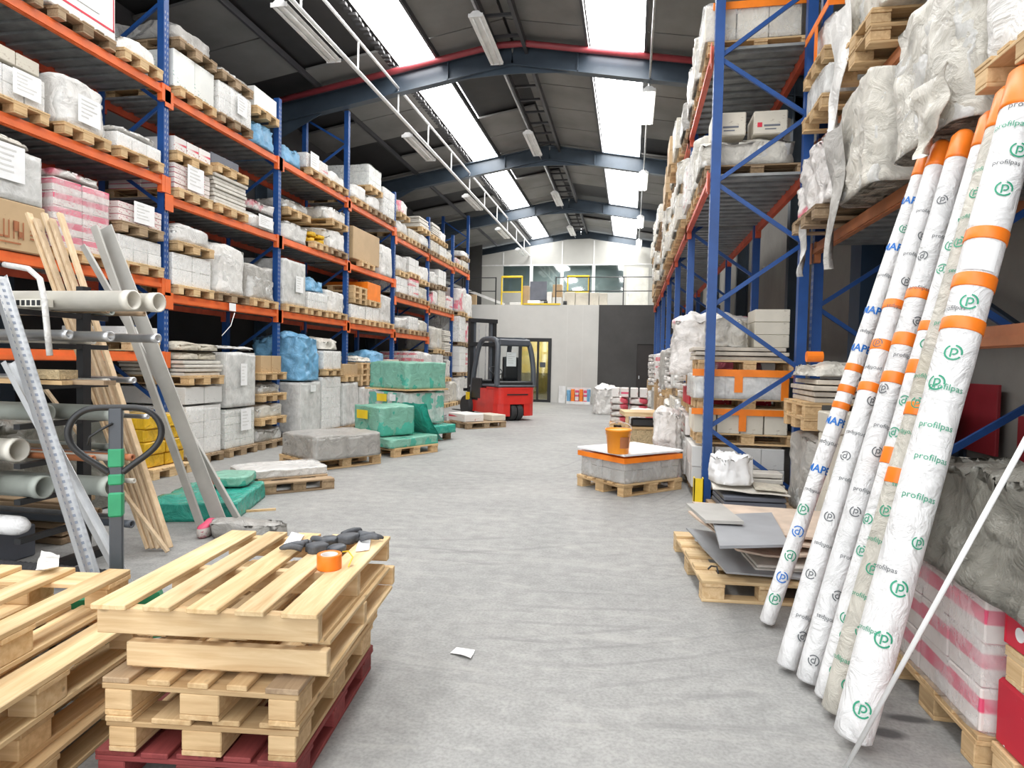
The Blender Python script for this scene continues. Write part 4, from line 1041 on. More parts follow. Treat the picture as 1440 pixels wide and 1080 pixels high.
# ------------------------------------------------------------------ pipe stand with its pipes, battens and profiles leaning on it
t = thing('pipe_stand', 'dark steel stand holding level rows of pipes at far left', 'rack')
XP0, XP1 = -6.05, -3.0
for x in (-3.95, -5.3):
    MB().box(x - .028, x + .028, 3.90, 3.97, 0, 2.02).build('post', M['black'], t)
    MB().box(x - .05, x + .05, 3.2, 4.1, 0, .06).build('foot', M['black'], t)
    for z in (.30, .56, .80, 1.06, 1.32, 1.60, 1.82):
        q = MB(); q.bar((x, 4.13, z - .02), (x, 3.42, z - .02), .05, .035); q.build('arm', M['black'], t)
PG = 'pipes on the stand at far left'
def hollow(name, x0, x1, y, z, r, mat, label, cat='pipe', n=18, wall=.008, tilt=0, dy=0):
    q = MB(); b_ = (r, x1); M_ = Matrix.Translation((x0, y, z)) @ Matrix.Rotation(PI / 2 + tilt, 4, 'Y') @ Matrix.Rotation(dy, 4, 'X'); L = x1 - x0
    q.lathe([(r, 0), (r, L - .06), (r * 1.06, L - .06), (r * 1.06, L), (r - wall, L), (r - wall, .01), (r, 0)], n, M_, 0, False); q.sm = True
    return tag(q.build(name, M[mat]), label, cat, PG)
hollow('pipe', -5.6, -3.18, 3.55, 1.885, .062, 'pvc', 'cream plastic pipe on the top row, nearer of the open pair')
hollow('pipe', -5.6, -3.12, 3.70, 1.885, .062, 'pvc', 'cream plastic pipe on the top row, farther of the open pair')
t2 = thing('cable_trunking', 'white slotted trunking lying in front of the cream pipe pair', 'profile', (-4.35, 3.455, 1.83))
q = MB(); q.box(-.95, .62, -.03, .03, 0, .05); q.build('body', M['pvc'], t2)
q = MB()
for i in range(30): q.box(-.6 + i * .04, -.575 + i * .04, -.033, -.03, .008, .042)
q.build('slot_row', M['black'], t2)
hollow('pipe', -5.2, -3.62, 3.50, 1.655, .03, 'alu', 'bright metal tube on second row, ending beside wooden battens')
hollow('pipe', -5.2, -3.40, 3.60, 1.65, .032, 'alu', 'bright metal tube on second row, ending beyond the battens')
hollow('pipe', -5.2, -3.16, 3.74, 1.645, .03, 'galv', 'dull metal tube on second row, nearest the grey strips')
hollow('pipe', -5.3, -3.9, 3.60, 1.121, .056, 'pvcgreen', 'green-grey pipe with dark mouth at mid height on the stand')
hollow('pipe', -5.3, -3.5, 3.76, 1.12, .055, 'pvcgreen', 'long green-grey pipe behind the shorter one at mid height')
hollow('pipe', -5.3, -4.02, 3.50, .875, .075, 'pvc', 'wide cream pipe with open mouth over the grey carton')
hollow('pipe', -5.3, -3.82, 3.50, .635, .072, 'pvcgreen', 'wide dull pipe with open mouth just over the white tube')
hollow('pipe', -5.3, -3.45, 3.66, .63, .066, 'pvcgreen', 'second wide dull pipe half hidden by the perforated profile')
for i, (x1, y, m_) in enumerate(((-3.55, 3.61, 'wornbeam'), (-3.4, 3.67, 'pvc'), (-3.35, 3.73, 'wornbeam'))):
    hollow('copper_pipe', -5.2, x1, y, .824, .022, m_, ['orange brown pipe nearest the front of the fourth row', 'thin cream pipe between two orange brown pipes', 'orange brown pipe at the back of the fourth row'][i])
q = MB(); q.box(-5.2, -3.62, 3.44, 3.52, 1.325, 1.352); tag(q.build('timber_board', M['woodx']), 'long pale board on the third row of the pipe stand', 'board')
q = MB(); q.box(-3.95, -3.66, 3.46, 3.60, 1.36, 1.42); tag(q.build('wood_block', M['osb']), 'short orange brown wood block on the third row board', 'wood')
q = MB(); q.box(-5.2, -3.4, 3.54, 3.64, 1.325, 1.355); tag(q.build('timber_board', M['woodoldx']), 'weathered board behind the pale board on third row', 'board')
load('box', (-4.32, 3.325, .56), .17, .42, .24, 5, 'grey printed carton on the lower rows of the pipe stand', None, 'cgrey', 0, cat='carton')
rq = random.Random(21)
ROWS = [(1.82, 'top'), (1.60, 'second'), (1.32, 'third'), (1.06, 'fourth'), (.80, 'fifth'), (.56, 'sixth'), (.30, 'lowest')]
OD = ['first', 'second', 'third', 'fourth', 'fifth', 'sixth']
for z, nm in ROWS:
    for i in range(3):
        r_ = rq.choice([.018, .022, .026]); mt, lk = rq.choice([('galv', 'dull metal'), ('pvc', 'cream'), ('pvcgreen', 'green-grey'), ('woodoldx', 'brown wooden'), ('darkgrey', 'dark grey'), ('alu', 'bright metal')])
        hollow('pipe', -5.9, rq.uniform(-4.1, -3.45), [3.84, 4.02, 4.09][i], z + .0 + r_, r_, mt, '%s thin length, %s from the back on the %s row of pipe stand' % (lk, OD[2 - i], nm), 'pipe')
load('drape', (-5.30, 4.90, 0), 1.5, .52, 1.02, 78, 'dark film-covered heap on the floor behind the pipe stand', None, 'wrapdark', cat='wrapped load', fine=2, name='covered_heap')
load('box', (-4.70, 3.72, 0), .46, .62, .24, 79, 'dark grey crate on the floor under the pipe stand, nearer aisle', None, 'greydrive', cat='crate')
load('box', (-5.66, 3.72, 0), .46, .56, .24, 80, 'dark grey crate on the floor under the pipe stand, far end', None, 'greydrive', cat='crate')
load('slabs', (-5.0, 4.36, 0), .34, 1.2, .36, 81, 'dark boards stacked low at the back of the pipe stand', None, 'woodoldx', cat='boards')
# white wrapped tube with a blue printed mark
t2 = thing('wrapped_tube', 'white wrapped tube with blue square mark on the lowest row', 'tube', (-3.95, 3.46, .375))
q = MB(); q.tube([(-1.3, 0, 0), (-.06, 0, 0), (-.02, 0, .0), (.02, 0, -.005), (.04, .0, -.01)], [.065, .065, .06, .04, .015], 18); q.sm = True; q.build('wrap', M['tubewhite'], t2)
q = MB()
for k in range(6):
    a0, a1 = -.15 + k * .12, -.15 + (k + 1) * .12
    c0, s0, c1, s1 = math.cos(a0), math.sin(a0), math.cos(a1), math.sin(a1); r_ = .0665
    q.add([(-.30, c0 * -r_, s0 * r_), (-.22, c0 * -r_, s0 * r_), (-.22, c1 * -r_, s1 * r_), (-.30, c1 * -r_, s1 * r_)], [(0, 1, 2, 3)])
q.build('blue_mark', M['blue_ink'], t2)
q = MB(); pts = [(-5.0 + i * .02, 3.38, .116 + .0 * i) for i in range(90)]; q.tube(pts, [.045 + .006 * (i % 2) for i in range(90)], 14)
tag(q.build('ribbed_hose', M['rubber']), 'black ribbed hose on the floor under the pipe stand', 'hose')
# cream pipe stubs and white sheets lower down
# leaning battens
BG = 'wooden battens leaning together'
for i in range(5):
    b0 = at_z(196 + i * 9, 783 - i * 1.5, 0); b0.y = 4.24 + .012 * i; b0.x = -3.665 + .037 * i; tp = at_y(40 + i * 11, 300 + (i % 2) * 8, 4.46 + .012 * i)
    q = MB(); q.bar(b0 + Vector((0, 0, .02)), tp, .028, .05, (0, 1, 0), 0, .003); 
    tag(q.build('wooden_batten', M['batten']), ['leftmost of five wooden battens leaning behind the pipe stand', 'second of five leaning wooden battens from the left', 'middle one of five wooden battens leaning behind pipe stand', 'fourth of five leaning wooden battens from the left', 'rightmost of five wooden battens leaning behind the pipe stand'][i], 'batten', BG)
q = MB(); a = at_z(232, 782, 0); a.y = 4.02; q.bar(at_y(236, 776, 4.18), at_y(62, 545, 4.18), .02, .03, (0, 1, 0)); o = q.build('wooden_lath', M['batten']); tag(o, 'thin single lath crossing in front of the battens', 'batten')
# pale grey strips
SG = 'grey strips leaning on the rack'
M['strip'] = flat('pale_grey_strip', (.44, .43, .40), .5, .1, .12)
for i, (bx, by, tx, ty, Y, w_) in enumerate(((284, 748, 132, 318, 4.92, .07), (312, 744, 148, 320, 5.02, .14), (336, 736, 116, 345, 5.14, .055))):
    a = at_z(bx, by, 0.0); b_ = at_y(tx, ty, a.y - .02); q = MB(); d_ = (b_ - a).normalized()
    q.bar(a + Vector((0, 0, .015)), b_, .012, w_, (1, 0, 0)); q.bar(a + Vector((0, .03, .015)), b_ + Vector((0, .03, 0)), .05, .008, (1, 0, 0))
    tag(q.build('angle_strip', M['strip']), ['pale grey angle strip leaning nearest the wooden battens', 'wide pale grey strip leaning between the two narrow ones', 'narrow pale grey strip leaning farthest to the right'][i], 'strip', SG)
# perforated and plain aluminium profiles
def profile(a, b_, w_, label, perf):
    a, b_ = Vector(a), Vector(b_); d_ = (b_ - a); L = d_.length
    t = thing('metal_profile', label, 'profile', a); t.rotation_mode = 'QUATERNION'; t.rotation_quaternion = d_.to_track_quat('Z', 'Y')
    q = MB(); q.box(-w_ / 2, w_ / 2, -.002, .002, 0, L); q.box(-w_ / 2, -w_ / 2 + .004, 0, .035, 0, L); q.box(w_ / 2 - .004, w_ / 2, 0, .035, 0, L)
    if perf:
        nb = len(q.f); z = .05
        while z < L - .05:
            for s in (-1, 1):
                for y_ in (.003, -.003):
                    q.box(s * w_ * .22 - .009, s * w_ * .22 + .009, y_ - .001, y_ + .001, z, z + .018)
            z += .045
        q.m[nb:] = [1] * (len(q.f) - nb)
    q.build('channel', [M['alu'], M['slot']], t)
    return t
profile((-3.20, 3.28, .002), (-4.03, 3.36, 2.02), .09, 'perforated aluminium profile leaning across the front of pipe stand', True)
profile((-3.12, 3.44, .002), (-3.98, 3.38, 1.46), .075, 'plain aluminium profile leaning just behind the perforated one', False)
q = MB(); q.tube([at_y(6, 372, 3.36), at_y(40, 378, 3.36), at_y(56, 392, 3.36), at_y(62, 420, 3.36), at_y(66, 460, 3.36), at_y(70, 500, 3.36)], .018, 8); q.sm = True
tag(q.build('plastic_strap', M['wrapwhite']), 'white plastic strap hanging bent over the upper pipe rows', 'strap')

# yellow goods on a pallet beyond the battens
stack(0, 'floor', 0, 6.62, 7.36, [('P', 'new')], 1, x=-6.25)
for k in range(4):
    for j in range(2):
        load('box', (-6.2 + (k % 2) * .02, 6.8 + j * .36, .14 + k * .16), .34, .8, .155, 60 + k * 2 + j, '%s roll of yellow packed goods %s on the pallet behind grey strips' % (['lowest', 'second', 'third', 'top'][k], ['at left', 'at right'][j]), 'yellow packed goods', 'bagyellow', name='yellow_pack', cat='pack')

# ------------------------------------------------------------------ pallets out in the aisle, left
def quad_frame(c0, c1, c2):
    """floor corners: left, near, right -> centre, sizes and turn"""
    a, n, r = at_z(*c0, 0), at_z(*c1, 0), at_z(*c2, 0)
    ang = math.atan2((r - n).y, (r - n).x); return n, r, a, ang
M['slate'] = M['wrapgrey']
def ground(cn, ang, L, W, label, mat='mid', H=.144, seed=1):
    """near corner cn, length L along ang, width W to the left of it"""
    u = Vector((math.cos(ang), math.sin(ang), 0)); v = Vector((-u.y, u.x, 0)); c = cn + u * L / 2 + v * W / 2
    pallet((c.x, c.y, 0), ang, label, 'pallets out on the floor', L, W, H, mat, 'block', 1, seed); return c, u, v
n = at_z(436, 664, 0)
c, u, v = ground(n, D(57), 1.14, .9, 'pallet under the grey wrapped block in the left of the aisle', 'mid')
load('parcel', (c.x - v.x * .02, c.y - v.y * .02, .146), 1.10, .98, .34, 41, 'low grey film-wrapped block on a pallet at left of the aisle', None, 'wrapgrey', D(57 - 90), cat='wrapped load', fine=2, name='wrapped_block')
n = at_z(370, 697, 0)
c, u, v = ground(n, D(44), .80, 1.2, 'slatted pallet carrying a low white film parcel', 'old', .13)
load('parcel', (c.x - u.x * .08 + v.x * .05, c.y - u.y * .08 + v.y * .05, .132), 1.02, .70, .11, 42, 'flat white film parcel on the slatted pallet nearest the camera', None, 'wrapwhite', D(134), cat='wrapped load', fine=2, name='flat_parcel')
c = (at_z(236, 730, 0) + at_z(345, 700, 0)) / 2
load('parcel', (-4.12, 5.60, 0), .80, 1.10, .20, 43, 'low green film-wrapped load behind the leaning grey strips', None, 'greenfilm', D(-72), cat='wrapped load', fine=2, name='green_wrapped_load')
load('parcel', (-4.12, 5.92, .205), .42, .52, .10, 44, 'pale green film flap on top of the low green load', None, 'greenpale', D(-70), cat='wrapped load', fine=1, name='green_film_flap')
t = thing('tape_roll', 'orange tape roll left on the low green wrapped load', 'tape', at_z(300, 680, .34))
q = MB(); q.lathe([(.036, .002), (.055, 0), (.055, .05), (.036, .05), (.036, .002)], 28, None, 0, False); q.sm = True; q.build('tape_winding', M['tape'], t)
q = MB(); q.lathe([(.031, .003), (.0355, .003), (.0355, .048), (.031, .048), (.031, .003)], 24, None, 0, False); q.build('cardboard_core', M['kraft'], t)
p = at_z(365, 742, 0)
t2 = thing('film_sack', 'grey crumpled film sack with pink edge behind the foreground pallets', 'sack', (-3.17, 4.80, 0), D(10))
soft_box(.66, .26, .15, 45, .04, 16, .1, .08, .05, 6).build('film_body', M['wrapgrey'], t2)
soft_box(.10, .28, .12, 46, .02, 9, .05, .03, .02, 6).build('pink_edge', M['cpink'], t2, loc=(-.36, 0, .01))
q = MB(); a, b_ = at_z(300, 722, .01), at_z(388, 716, .01); q.bar(a, b_, .03, .02); tag(q.build('wooden_lath', M['woodx']), 'thin pale lath on the floor beside the low green load', 'batten')
# tall green stacks
GG = 'green wrapped goods'
u = D(62)
c, uu, vv = ground(at_z(572, 625, 0), D(64), 1.2, 1.2, 'pallet under the tall green wrapped stack', 'old')
gx, gy, ga = c.x, c.y, D(64)
o1 = load('parcel', (gx + .12, gy - .02, .146), 1.24, 1.22, .18, 51, 'teal film skirt wrapped low round the tall green stack', GG, 'greenfilm', ga, fine=1, name='green_film_skirt', cat='wrapped load')
o1 = load('wrapped', (gx - .05, gy + .05, .33), 1.06, 1.08, .62, 52, 'green film-wrapped carton block with yellow label in tall stack', GG, 'cgrey', ga, None, '-y', 'green_wrapped_block', 2, 'wrapped load', (3, 3, 3))
soft_box(1.10, 1.08, .62, 53, .012, 18, .05, .02, .04, 5).build('green_film', M['filmgreen'], o1)
q = MB(); q.box(-.572, -.566, -.05, .22, .42, .56); q.build('yellow_label', M['yellow'], o1)
sheet(.16, .12, '-x', (-.57, -.22, .50), o1); sheet(.22, .26, '-y', (-.28, -.57, .14), o1)
q = MB(); q.box(-.56, .56, -.58, .58, .0, .03); o3 = q.build('wooden_sheet', M['woodx']); o3.location = (gx - .05, gy + .05, .965); o3.rotation_euler.z = ga
tag(o3, 'thin wooden sheet between the two layers of tall green stack', 'board', GG)
o2 = load('parcel', (gx - .03, gy + .05, .998), 1.10, 1.08, .52, 54, 'green film bundle with draped top crowning the tall green stack', GG, 'greenpale', ga, None, '-y', 'green_wrapped_bundle', 2, 'wrapped load')
c, uu, vv = ground(at_z(555, 644, 0), D(62), .95, 1.1, 'pallet under the small green block with flared film', 'mid')
load('parcel', (c.x, c.y, .146), 1.08, 1.06, .16, 55, 'pale green film spread over the pallet before tall green stack', GG, 'greenpale', D(62), fine=2, name='green_film_spread', cat='wrapped load')
o4 = load('parcel', (c.x + vv.x * .12 - uu.x * .13, c.y + vv.y * .12 - uu.y * .13, .31), .80, .72, .50, 56, 'small green block with yellow label and flaring film skirt', GG, 'greenpale', D(58), fine=2, name='green_block', cat='wrapped load')
q = MB(); q.box(-.408, -.402, -.10, .20, .26, .40); q.build('yellow_label', M['yellow'], o4)
q = MB(); nn = 12; fo = MB()
for sd in (0, 1):
    for a in range(nn + 1):
        for b2 in range(nn + 1):
            u_, v_ = a / nn, b2 / nn; out_ = .40 + .02 * sd + (.30 * v_ ** 2); p = c + uu * out_ + vv * ((u_ - .5) * (.72 + .25 * v_) + .05)
            z_ = .79 - .62 * v_ + .03 * mn.noise(Vector((u_ * 5, v_ * 4, 3))); k_ = .025 * math.sin(u_ * 17) * v_
            q.v.append((p.x + uu.x * k_, p.y + uu.y * k_, z_))
m2 = (nn + 1) ** 2
for a in range(nn):
    for b2 in range(nn):
        k_ = a * (nn + 1) + b2; q.f += [(k_, k_ + 1, k_ + nn + 2, k_ + nn + 1), (m2 + k_ + nn + 1, m2 + k_ + nn + 2, m2 + k_ + 1, m2 + k_)]; q.m += [0, 0]
q.sm = True; tag(q.build('teal_film_fold', M['greenfilm']), 'teal film hanging in folds off the small green block', 'plastic wrap', GG)
# low pallet beside the forklift
c, uu, vv = ground(at_z(657, 604, 0), D(48), 1.1, .8, 'low pallet with two cartons before the red forklift', 'old')
load('box', (c.x - .26, c.y - .10, .146), .72, .52, .18, 58, 'red-edged flat carton on the low pallet by the forklift', None, 'cred', D(48), cat='carton')
load('box', (c.x + .24, c.y + .36, .146), .66, .4, .14, 59, 'cream flat carton on the low pallet by the forklift', None, 'ccream', D(48), cat='carton')
c, uu, vv = ground(at_z(606, 603, 0), D(60), .6, .7, 'old pallet half hidden between green stack and low pallet', 'old')
load('slabs', (c.x, c.y, .146), .6, .5, .16, 61, 'dark flat goods on the old pallet beside the green stack', None, 'greyboard', D(60), cat='slabs')
load('box', (c.x - .1, c.y + .1, .315), .3, .3, .16, 62, 'small brown carton lying on dark flat goods', None, 'kraft', D(40), cat='carton')

# ------------------------------------------------------------------ forklift
fx = at_z(727, 592, 0); ang = D(41)     # heading away from the camera, turned left
FT = thing('forklift', 'red three-wheel forklift with black cab parked before the glass door', 'forklift', (fx.x, fx.y, 0), ang)
# local: +y forward, x across; rear face at y = 0
q = MB(); sec = [(-.50, .12), (.50, .12), (.53, .30), (.53, .72), (.46, .80), (-.46, .80), (-.53, .72), (-.53, .30)]
def rounded(w0, y0, y1, z0, z1, rr_, n=6):
    pts = []
    for (cx, cy, a0) in ((w0 - rr_, y0 + rr_, -90), (w0 - .04, y1 - .04, 0), (-w0 + .04, y1 - .04, 90), (-w0 + rr_, y0 + rr_, 180)):
        r_ = rr_ if cy < (y0 + y1) / 2 else .04
        for k in range(n + 1): a = D(a0 + 90 * k / n); pts.append((cx + r_ * math.cos(a), cy + r_ * math.sin(a)))
    return pts
body = rounded(.53, 0, .62, 0, 1, .22)
q = MB()
q.prism(body, .42, .80, 'z')
q.prism([(x, y) for x, y in rounded(.53, .0, .62, 0, 1, .20)], .78, .84, 'z')
half = [(x, y) for x, y in body]
# lower body either side of the rear wheel arch
q.box(-.2, .2, .42, .62, .12, .43)
for s in (-1, 1):
    pl = [(s * .19, .0 + .01), (s * .36, .02), (s * .48, .09), (s * .53, .22), (s * .53, .62), (s * .19, .62)]
    q.prism(pl if s > 0 else pl[::-1], .12, .43, 'z')
q.build('counterweight', M['truckred'], FT)
q = MB(); q.bar((-.28, -.006, .665), (.28, -.006, .665), .02, .03); q.build('grab_slot', M['black'], FT)
q = MB(); q.prism([(-.5, .6), (.5, .6), (.5, 1.5), (-.5, 1.5)], .16, .46, 'z'); q.prism([(-.53, .6), (-.36, .6), (-.36, 1.05), (-.53, 1.05)], .40, .80, 'z'); q.prism([(.36, .6), (.53, .6), (.53, 1.05), (.36, 1.05)], .40, .80, 'z'); q.build('chassis', M['truckred'], FT)
q = MB(); q.box(-.5, .5, .02, 1.0, .84, .90, None, 0, .02); q.box(-.46, .46, .98, 1.5, .44, .5); q.build('deck_trim', M['darkgrey'], FT)
for sx in (-.085, .085):
    q = MB(); q.lathe([(.10, -.07), (.20, -.07), (.22, -.04), (.22, .04), (.20, .07), (.10, .07)], 28, Matrix.Translation((sx, .17, .22)) @ Matrix.Rotation(PI / 2, 4, 'Y')); q.sm = False
    w_ = q.build('rear_wheel', M['rubber'], FT)
    MB().lathe([(.02, -.072), (.09, -.072), (.09, .072), (.02, .072)], 18, Matrix.Translation((sx, .17, .22)) @ Matrix.Rotation(PI / 2, 4, 'Y')).build('hub', M['galv'], w_)
for sx in (-1, 1):
    q = MB(); q.lathe([(.13, -.09), (.26, -.09), (.285, -.05), (.285, .05), (.26, .09), (.13, .09)], 30, Matrix.Translation((sx * .52, 1.66, .286)) @ Matrix.Rotation(PI / 2, 4, 'Y'))
    w_ = q.build('front_wheel', M['rubber'], FT)
    MB().lathe([(.02, -.06), (.13, -.06), (.13, .06), (.02, .06)], 18, Matrix.Translation((sx * .52, 1.66, .286)) @ Matrix.Rotation(PI / 2, 4, 'Y')).build('hub', M['truckred'], w_)
# overhead guard: two bowed rear pillars, two front pillars, roof frame with bars
def chaik(pts, k=2):
    for _ in range(k):
        n_ = [pts[0]]
        for a, b_ in zip(pts[:-1], pts[1:]):
            a, b_ = Vector(a), Vector(b_); n_ += [tuple(a * .75 + b_ * .25), tuple(a * .25 + b_ * .75)]
        pts = n_ + [pts[-1]]
    return pts
for sx in (-1, 1):
    q = MB(); q.tube(chaik([(sx * .50, .10, .86), (sx * .49, .12, 1.4), (sx * .43, .20, 1.94), (sx * .40, .42, 2.06), (sx * .40, .9, 2.07)]), .066, 12); q.sm = True; q.build('rear_pillar', M['darkgrey'], FT)
    q = MB(); q.tube(chaik([(sx * .48, 1.5, .5), (sx * .48, 1.42, 1.1), (sx * .44, 1.26, 1.85), (sx * .40, 1.1, 2.06), (sx * .40, .85, 2.07)]), .062, 12); q.sm = True; q.build('front_pillar', M['darkgrey'], FT)
q = MB()
for i in range(5): q.bar((-.40, .42 + i * .16, 2.075), (.40, .42 + i * .16, 2.075), .03, .04)
q.box(-.42, .42, .34, .42, 2.05, 2.10); q.build('roof_guard', M['darkgrey'], FT)
MB().box(-.40, .40, .40, 1.1, 2.10, 2.106).build('roof_pane', M['glass'], FT)
MB().box(-.43, .43, .105, .11, .92, 1.92).build('rear_pane', M['clear'], FT)
q = MB(); q.box(-.48, .48, .06, .18, .84, 1.0, None, 0, .03); q.build('rear_sill', M['black'], FT)
q = MB(); q.box(-.42, .42, .14, .24, 1.88, 2.06, None, 0, .03); q.build('rear_header', M['darkgrey'], FT)
for sx in (-1, 1): q = MB(); q.box(sx * .50 - .03, sx * .50 + .03, .9, 1.5, .5, 1.05, None, 0, .02); q.build('side_panel', M['black'], FT)
FT.scale = (1.12, 1.06, 1.04)

q = soft_box(.46, .46, .14, 3, .01, 10, .06, .03, .01); q.build('seat', M['black'], FT, loc=(0, .62, .92))
q = soft_box(.44, .14, .62, 4, .01, 10, .06, .03, .01); q.build('seat_back', M['black'], FT, loc=(0, .38, 1.0))
q = MB(); q.tube([(.17 * math.cos(2 * PI * k / 20), 1.14 + .12 * math.sin(2 * PI * k / 20), 1.24 + .10 * math.sin(2 * PI * k / 20)) for k in range(20)], .014, 8, 0, True, True); q.tube([(0, 1.14, 1.24), (0, 1.3, .95)], .03, 10); q.sm = True; q.build('steering_wheel', M['black'], FT)
q = MB(); q.box(-.44, .44, 1.28, 1.46, .5, 1.0, None, 0, .03); q.build('dashboard', M['black'], FT)
q = MB(); q.bar((.2, 1.2, 1.0), (.2, 1.18, 1.2), .02); q.build('lever', M['black'], FT)
sheet(.26, .36, '-y', (-.02, .30, 1.55), FT, 'paper', 'paper_notice')
# mast: outer and inner channels, cross ties, chain, carriage and forks
for sx in (-1, 1):
    q = MB(); q.box(sx * .33 - .05, sx * .33 + .05, 1.86, 2.0, .10, 2.66); q.build('mast_channel', M['black'], FT)
    q = MB(); q.box(sx * .24 - .035, sx * .24 + .035, 1.88, 1.98, .14, 2.62); q.build('inner_channel', M['darkgrey'], FT)
    q = MB(); q.tube([(sx * .36, 1.5, .9), (sx * .34, 1.88, .8)], .04, 10); q.build('tilt_cylinder', M['galv'], FT)
    q = MB(); q.prism([(2.06, .06), (2.06, .8), (2.10, .8), (2.11, .11), (3.15, .08), (3.15, .06)], sx * .24 - .055, sx * .24 + .055, 'x'); q.build('fork', M['black'], FT)
    q = MB(); q.tube([(sx * .1, 1.93, .4), (sx * .1, 1.93, 2.5)], .014, 8); q.build('lift_chain', M['galv'], FT)
for z in (.5, 1.95, 2.6): MB().box(-.40, .40, 1.84, 1.90, z - .05, z + .06).build('mast_tie', M['black'], FT)
q = MB(); q.box(-.46, .46, 2.02, 2.07, .3, .38); q.box(-.46, .46, 2.02, 2.07, .66, .74); q.box(-.05, .05, 2.0, 2.05, .3, .74); q.build('carriage', M['black'], FT)
q = MB(); q.box(-.62, -.56, 1.45, 1.56, .46, .66); q.build('side_lamp', M['yellow'], FT)
# things at the foot of the end wall
t = thing('display_carton', 'white open-front carton with coloured packs against the end wall', 'carton', (-1.92, YB - .42, 0))
MB().box(-.46, .46, -.16, .16, 0, .10).box(-.46, .46, .14, .16, .10, .62).box(-.46, -.44, -.16, .16, .1, .3).box(.44, .46, -.16, .16, .1, .3).build('case', M['white_paint'], t)
for i, (x, mt) in enumerate(((-.38, 'bluefilm'), (-.22, 'tape'), (-.06, 'cpink'), (.10, 'tape'), (.26, 'cpink'), (.38, 'bluefilm'))):
    MB().cbox(x - .065, x + .065, -.12, .08, .101, .52 + .04 * (i % 2), .01).build('coloured_pack', M[mt], t)
q = MB(); q.box(-2.72, -2.45, YB - .12, YB - .06, 0, .66); tag(q.build('white_board', M['white_paint']), 'small white panel leaning against the end wall beside the carton', 'board')

# ------------------------------------------------------------------ white tubes leaning on the near right rack
def text_verts(s, size, bold=False):
    cu = bpy.data.curves.new('t', 'FONT'); cu.body = s; cu.size = size; cu.align_x = 'CENTER'; cu.align_y = 'CENTER'; cu.resolution_u = 2
    if bold: cu.offset = size * .025
    o = bpy.data.objects.new('t', cu); COL.objects.link(o); dg = bpy.context.evaluated_depsgraph_get()
    me = bpy.data.meshes.new_from_object(o.evaluated_get(dg)); vs = [(v.co.x, v.co.y) for v in me.vertices]; fs = [tuple(p.vertices) for p in me.polygons]
    bpy.data.objects.remove(o); bpy.data.curves.remove(cu); bpy.data.meshes.remove(me); return vs, fs
def ring_logo(r):
    """a broken ring with a hooked letter inside"""
    vs, fs = [], []
    def arc(r0, r1, a0, a1, cx=0, cy=0, n=14):
        b_ = len(vs)
        for k in range(n + 1):
            a = D(a0 + (a1 - a0) * k / n); vs.append((cx + r0 * math.cos(a), cy + r0 * math.sin(a))); vs.append((cx + r1 * math.cos(a), cy + r1 * math.sin(a)))
        for k in range(n): fs.append((b_ + 2 * k, b_ + 2 * k + 1, b_ + 2 * k + 3, b_ + 2 * k + 2))
    arc(r * .80, r, 120, 330); arc(r * .80, r, -10, 85); arc(r * .26, r * .44, -110, 150, r * .06, r * .12)
    b_ = len(vs); vs.extend([(-r * .32, -r * .62), (-r * .14, -r * .62), (-r * .14, r * .52), (-r * .32, r * .52)]); fs.append((b_, b_ + 1, b_ + 2, b_ + 3))
    return vs, fs
TXT = {'a': text_verts('profilpas', .030), 'M': text_verts('MAPEI', .062, True), 'p': text_verts('profilpas', .038)}
LOGO = ring_logo(.026); LOGO2 = ring_logo(.034)
def tube_thing(label, bot, top, r, mat='tubewhite', bands=(), prints=(), cap='tape', capl=.16):
    bot, top = Vector(bot), Vector(top); d = (top - bot); L = d.length; d.normalize()
    mid = (bot + top) / 2; f = (Vector((0, 0, EYE)) - mid); f = (f - d * f.dot(d)).normalized(); s = d.cross(f)
    t = thing('wrapped_tube', label, 'tube', bot, 0, 'white wrapped tubes leaning on the right')
    bot = Vector((0, 0, 0)); a0 = bot + d * (r * .75)
    rr_ = random.Random(len(label))
    pts, rs = [], []; n = 26
    for k in range(n + 1):
        u_ = k / n; pts.append(a0 + d * (L - r) * u_); rs.append(r * (1 + .035 * math.sin(u_ * 31 + L) * rr_.random()) * (.93 if k in (0, n) else 1))
    qw = MB(); qw.tube([pts[0] - d * .012] + pts, [r * .72] + rs, 22); qw.sm = True; inks = []
    for (u_, w_) in bands:
        q = MB(); p = bot + d * (L * u_); q.tube([p - d * w_ / 2, p - d * w_ / 2 + d * .004, p + d * w_ / 2 - d * .004, p + d * w_ / 2], [r * 1.04, r * 1.055, r * 1.055, r * 1.04], 24); q.sm = True; q.build('tape_band', M['tape'], t)
    if cap:
        q = MB(); p = bot + d * (L - capl); q.tube([p, p + d * .02, bot + d * (L - .02), bot + d * (L + .012)], [r * 1.05, r * 1.06, r * 1.04, r * .7], 20); q.sm = True; q.build('taped_end', M['tape'], t)
    by = {}
    for (u_, th, kind, ink, flip) in prints: by.setdefault(ink, []).append((u_, th, kind, flip))
    for ink, lst in by.items():
        q = qw; inks.append(ink); nb = len(q.f)
        for (u_, th, kind, flip) in lst:
            vs, fs = {'a': TXT['a'], 'p': TXT['p'], 'M': TXT['M'], 'o': LOGO, 'O': LOGO2}[kind]
            R_ = r * 1.05 + .0008; out = []
            for (x, y) in vs:
                if flip: x, y = -x, -y
                a = th + x / R_; out.append(bot + d * (L * u_ + y) + (f * math.cos(a) + s * math.sin(a)) * R_)
            q.add(out, fs)
        q.m[nb:] = [len(inks)] * (len(q.f) - nb)
    qw.build('wrap', [M[mat]] + [M[i] for i in inks], t)
    return t, d, f, s, L
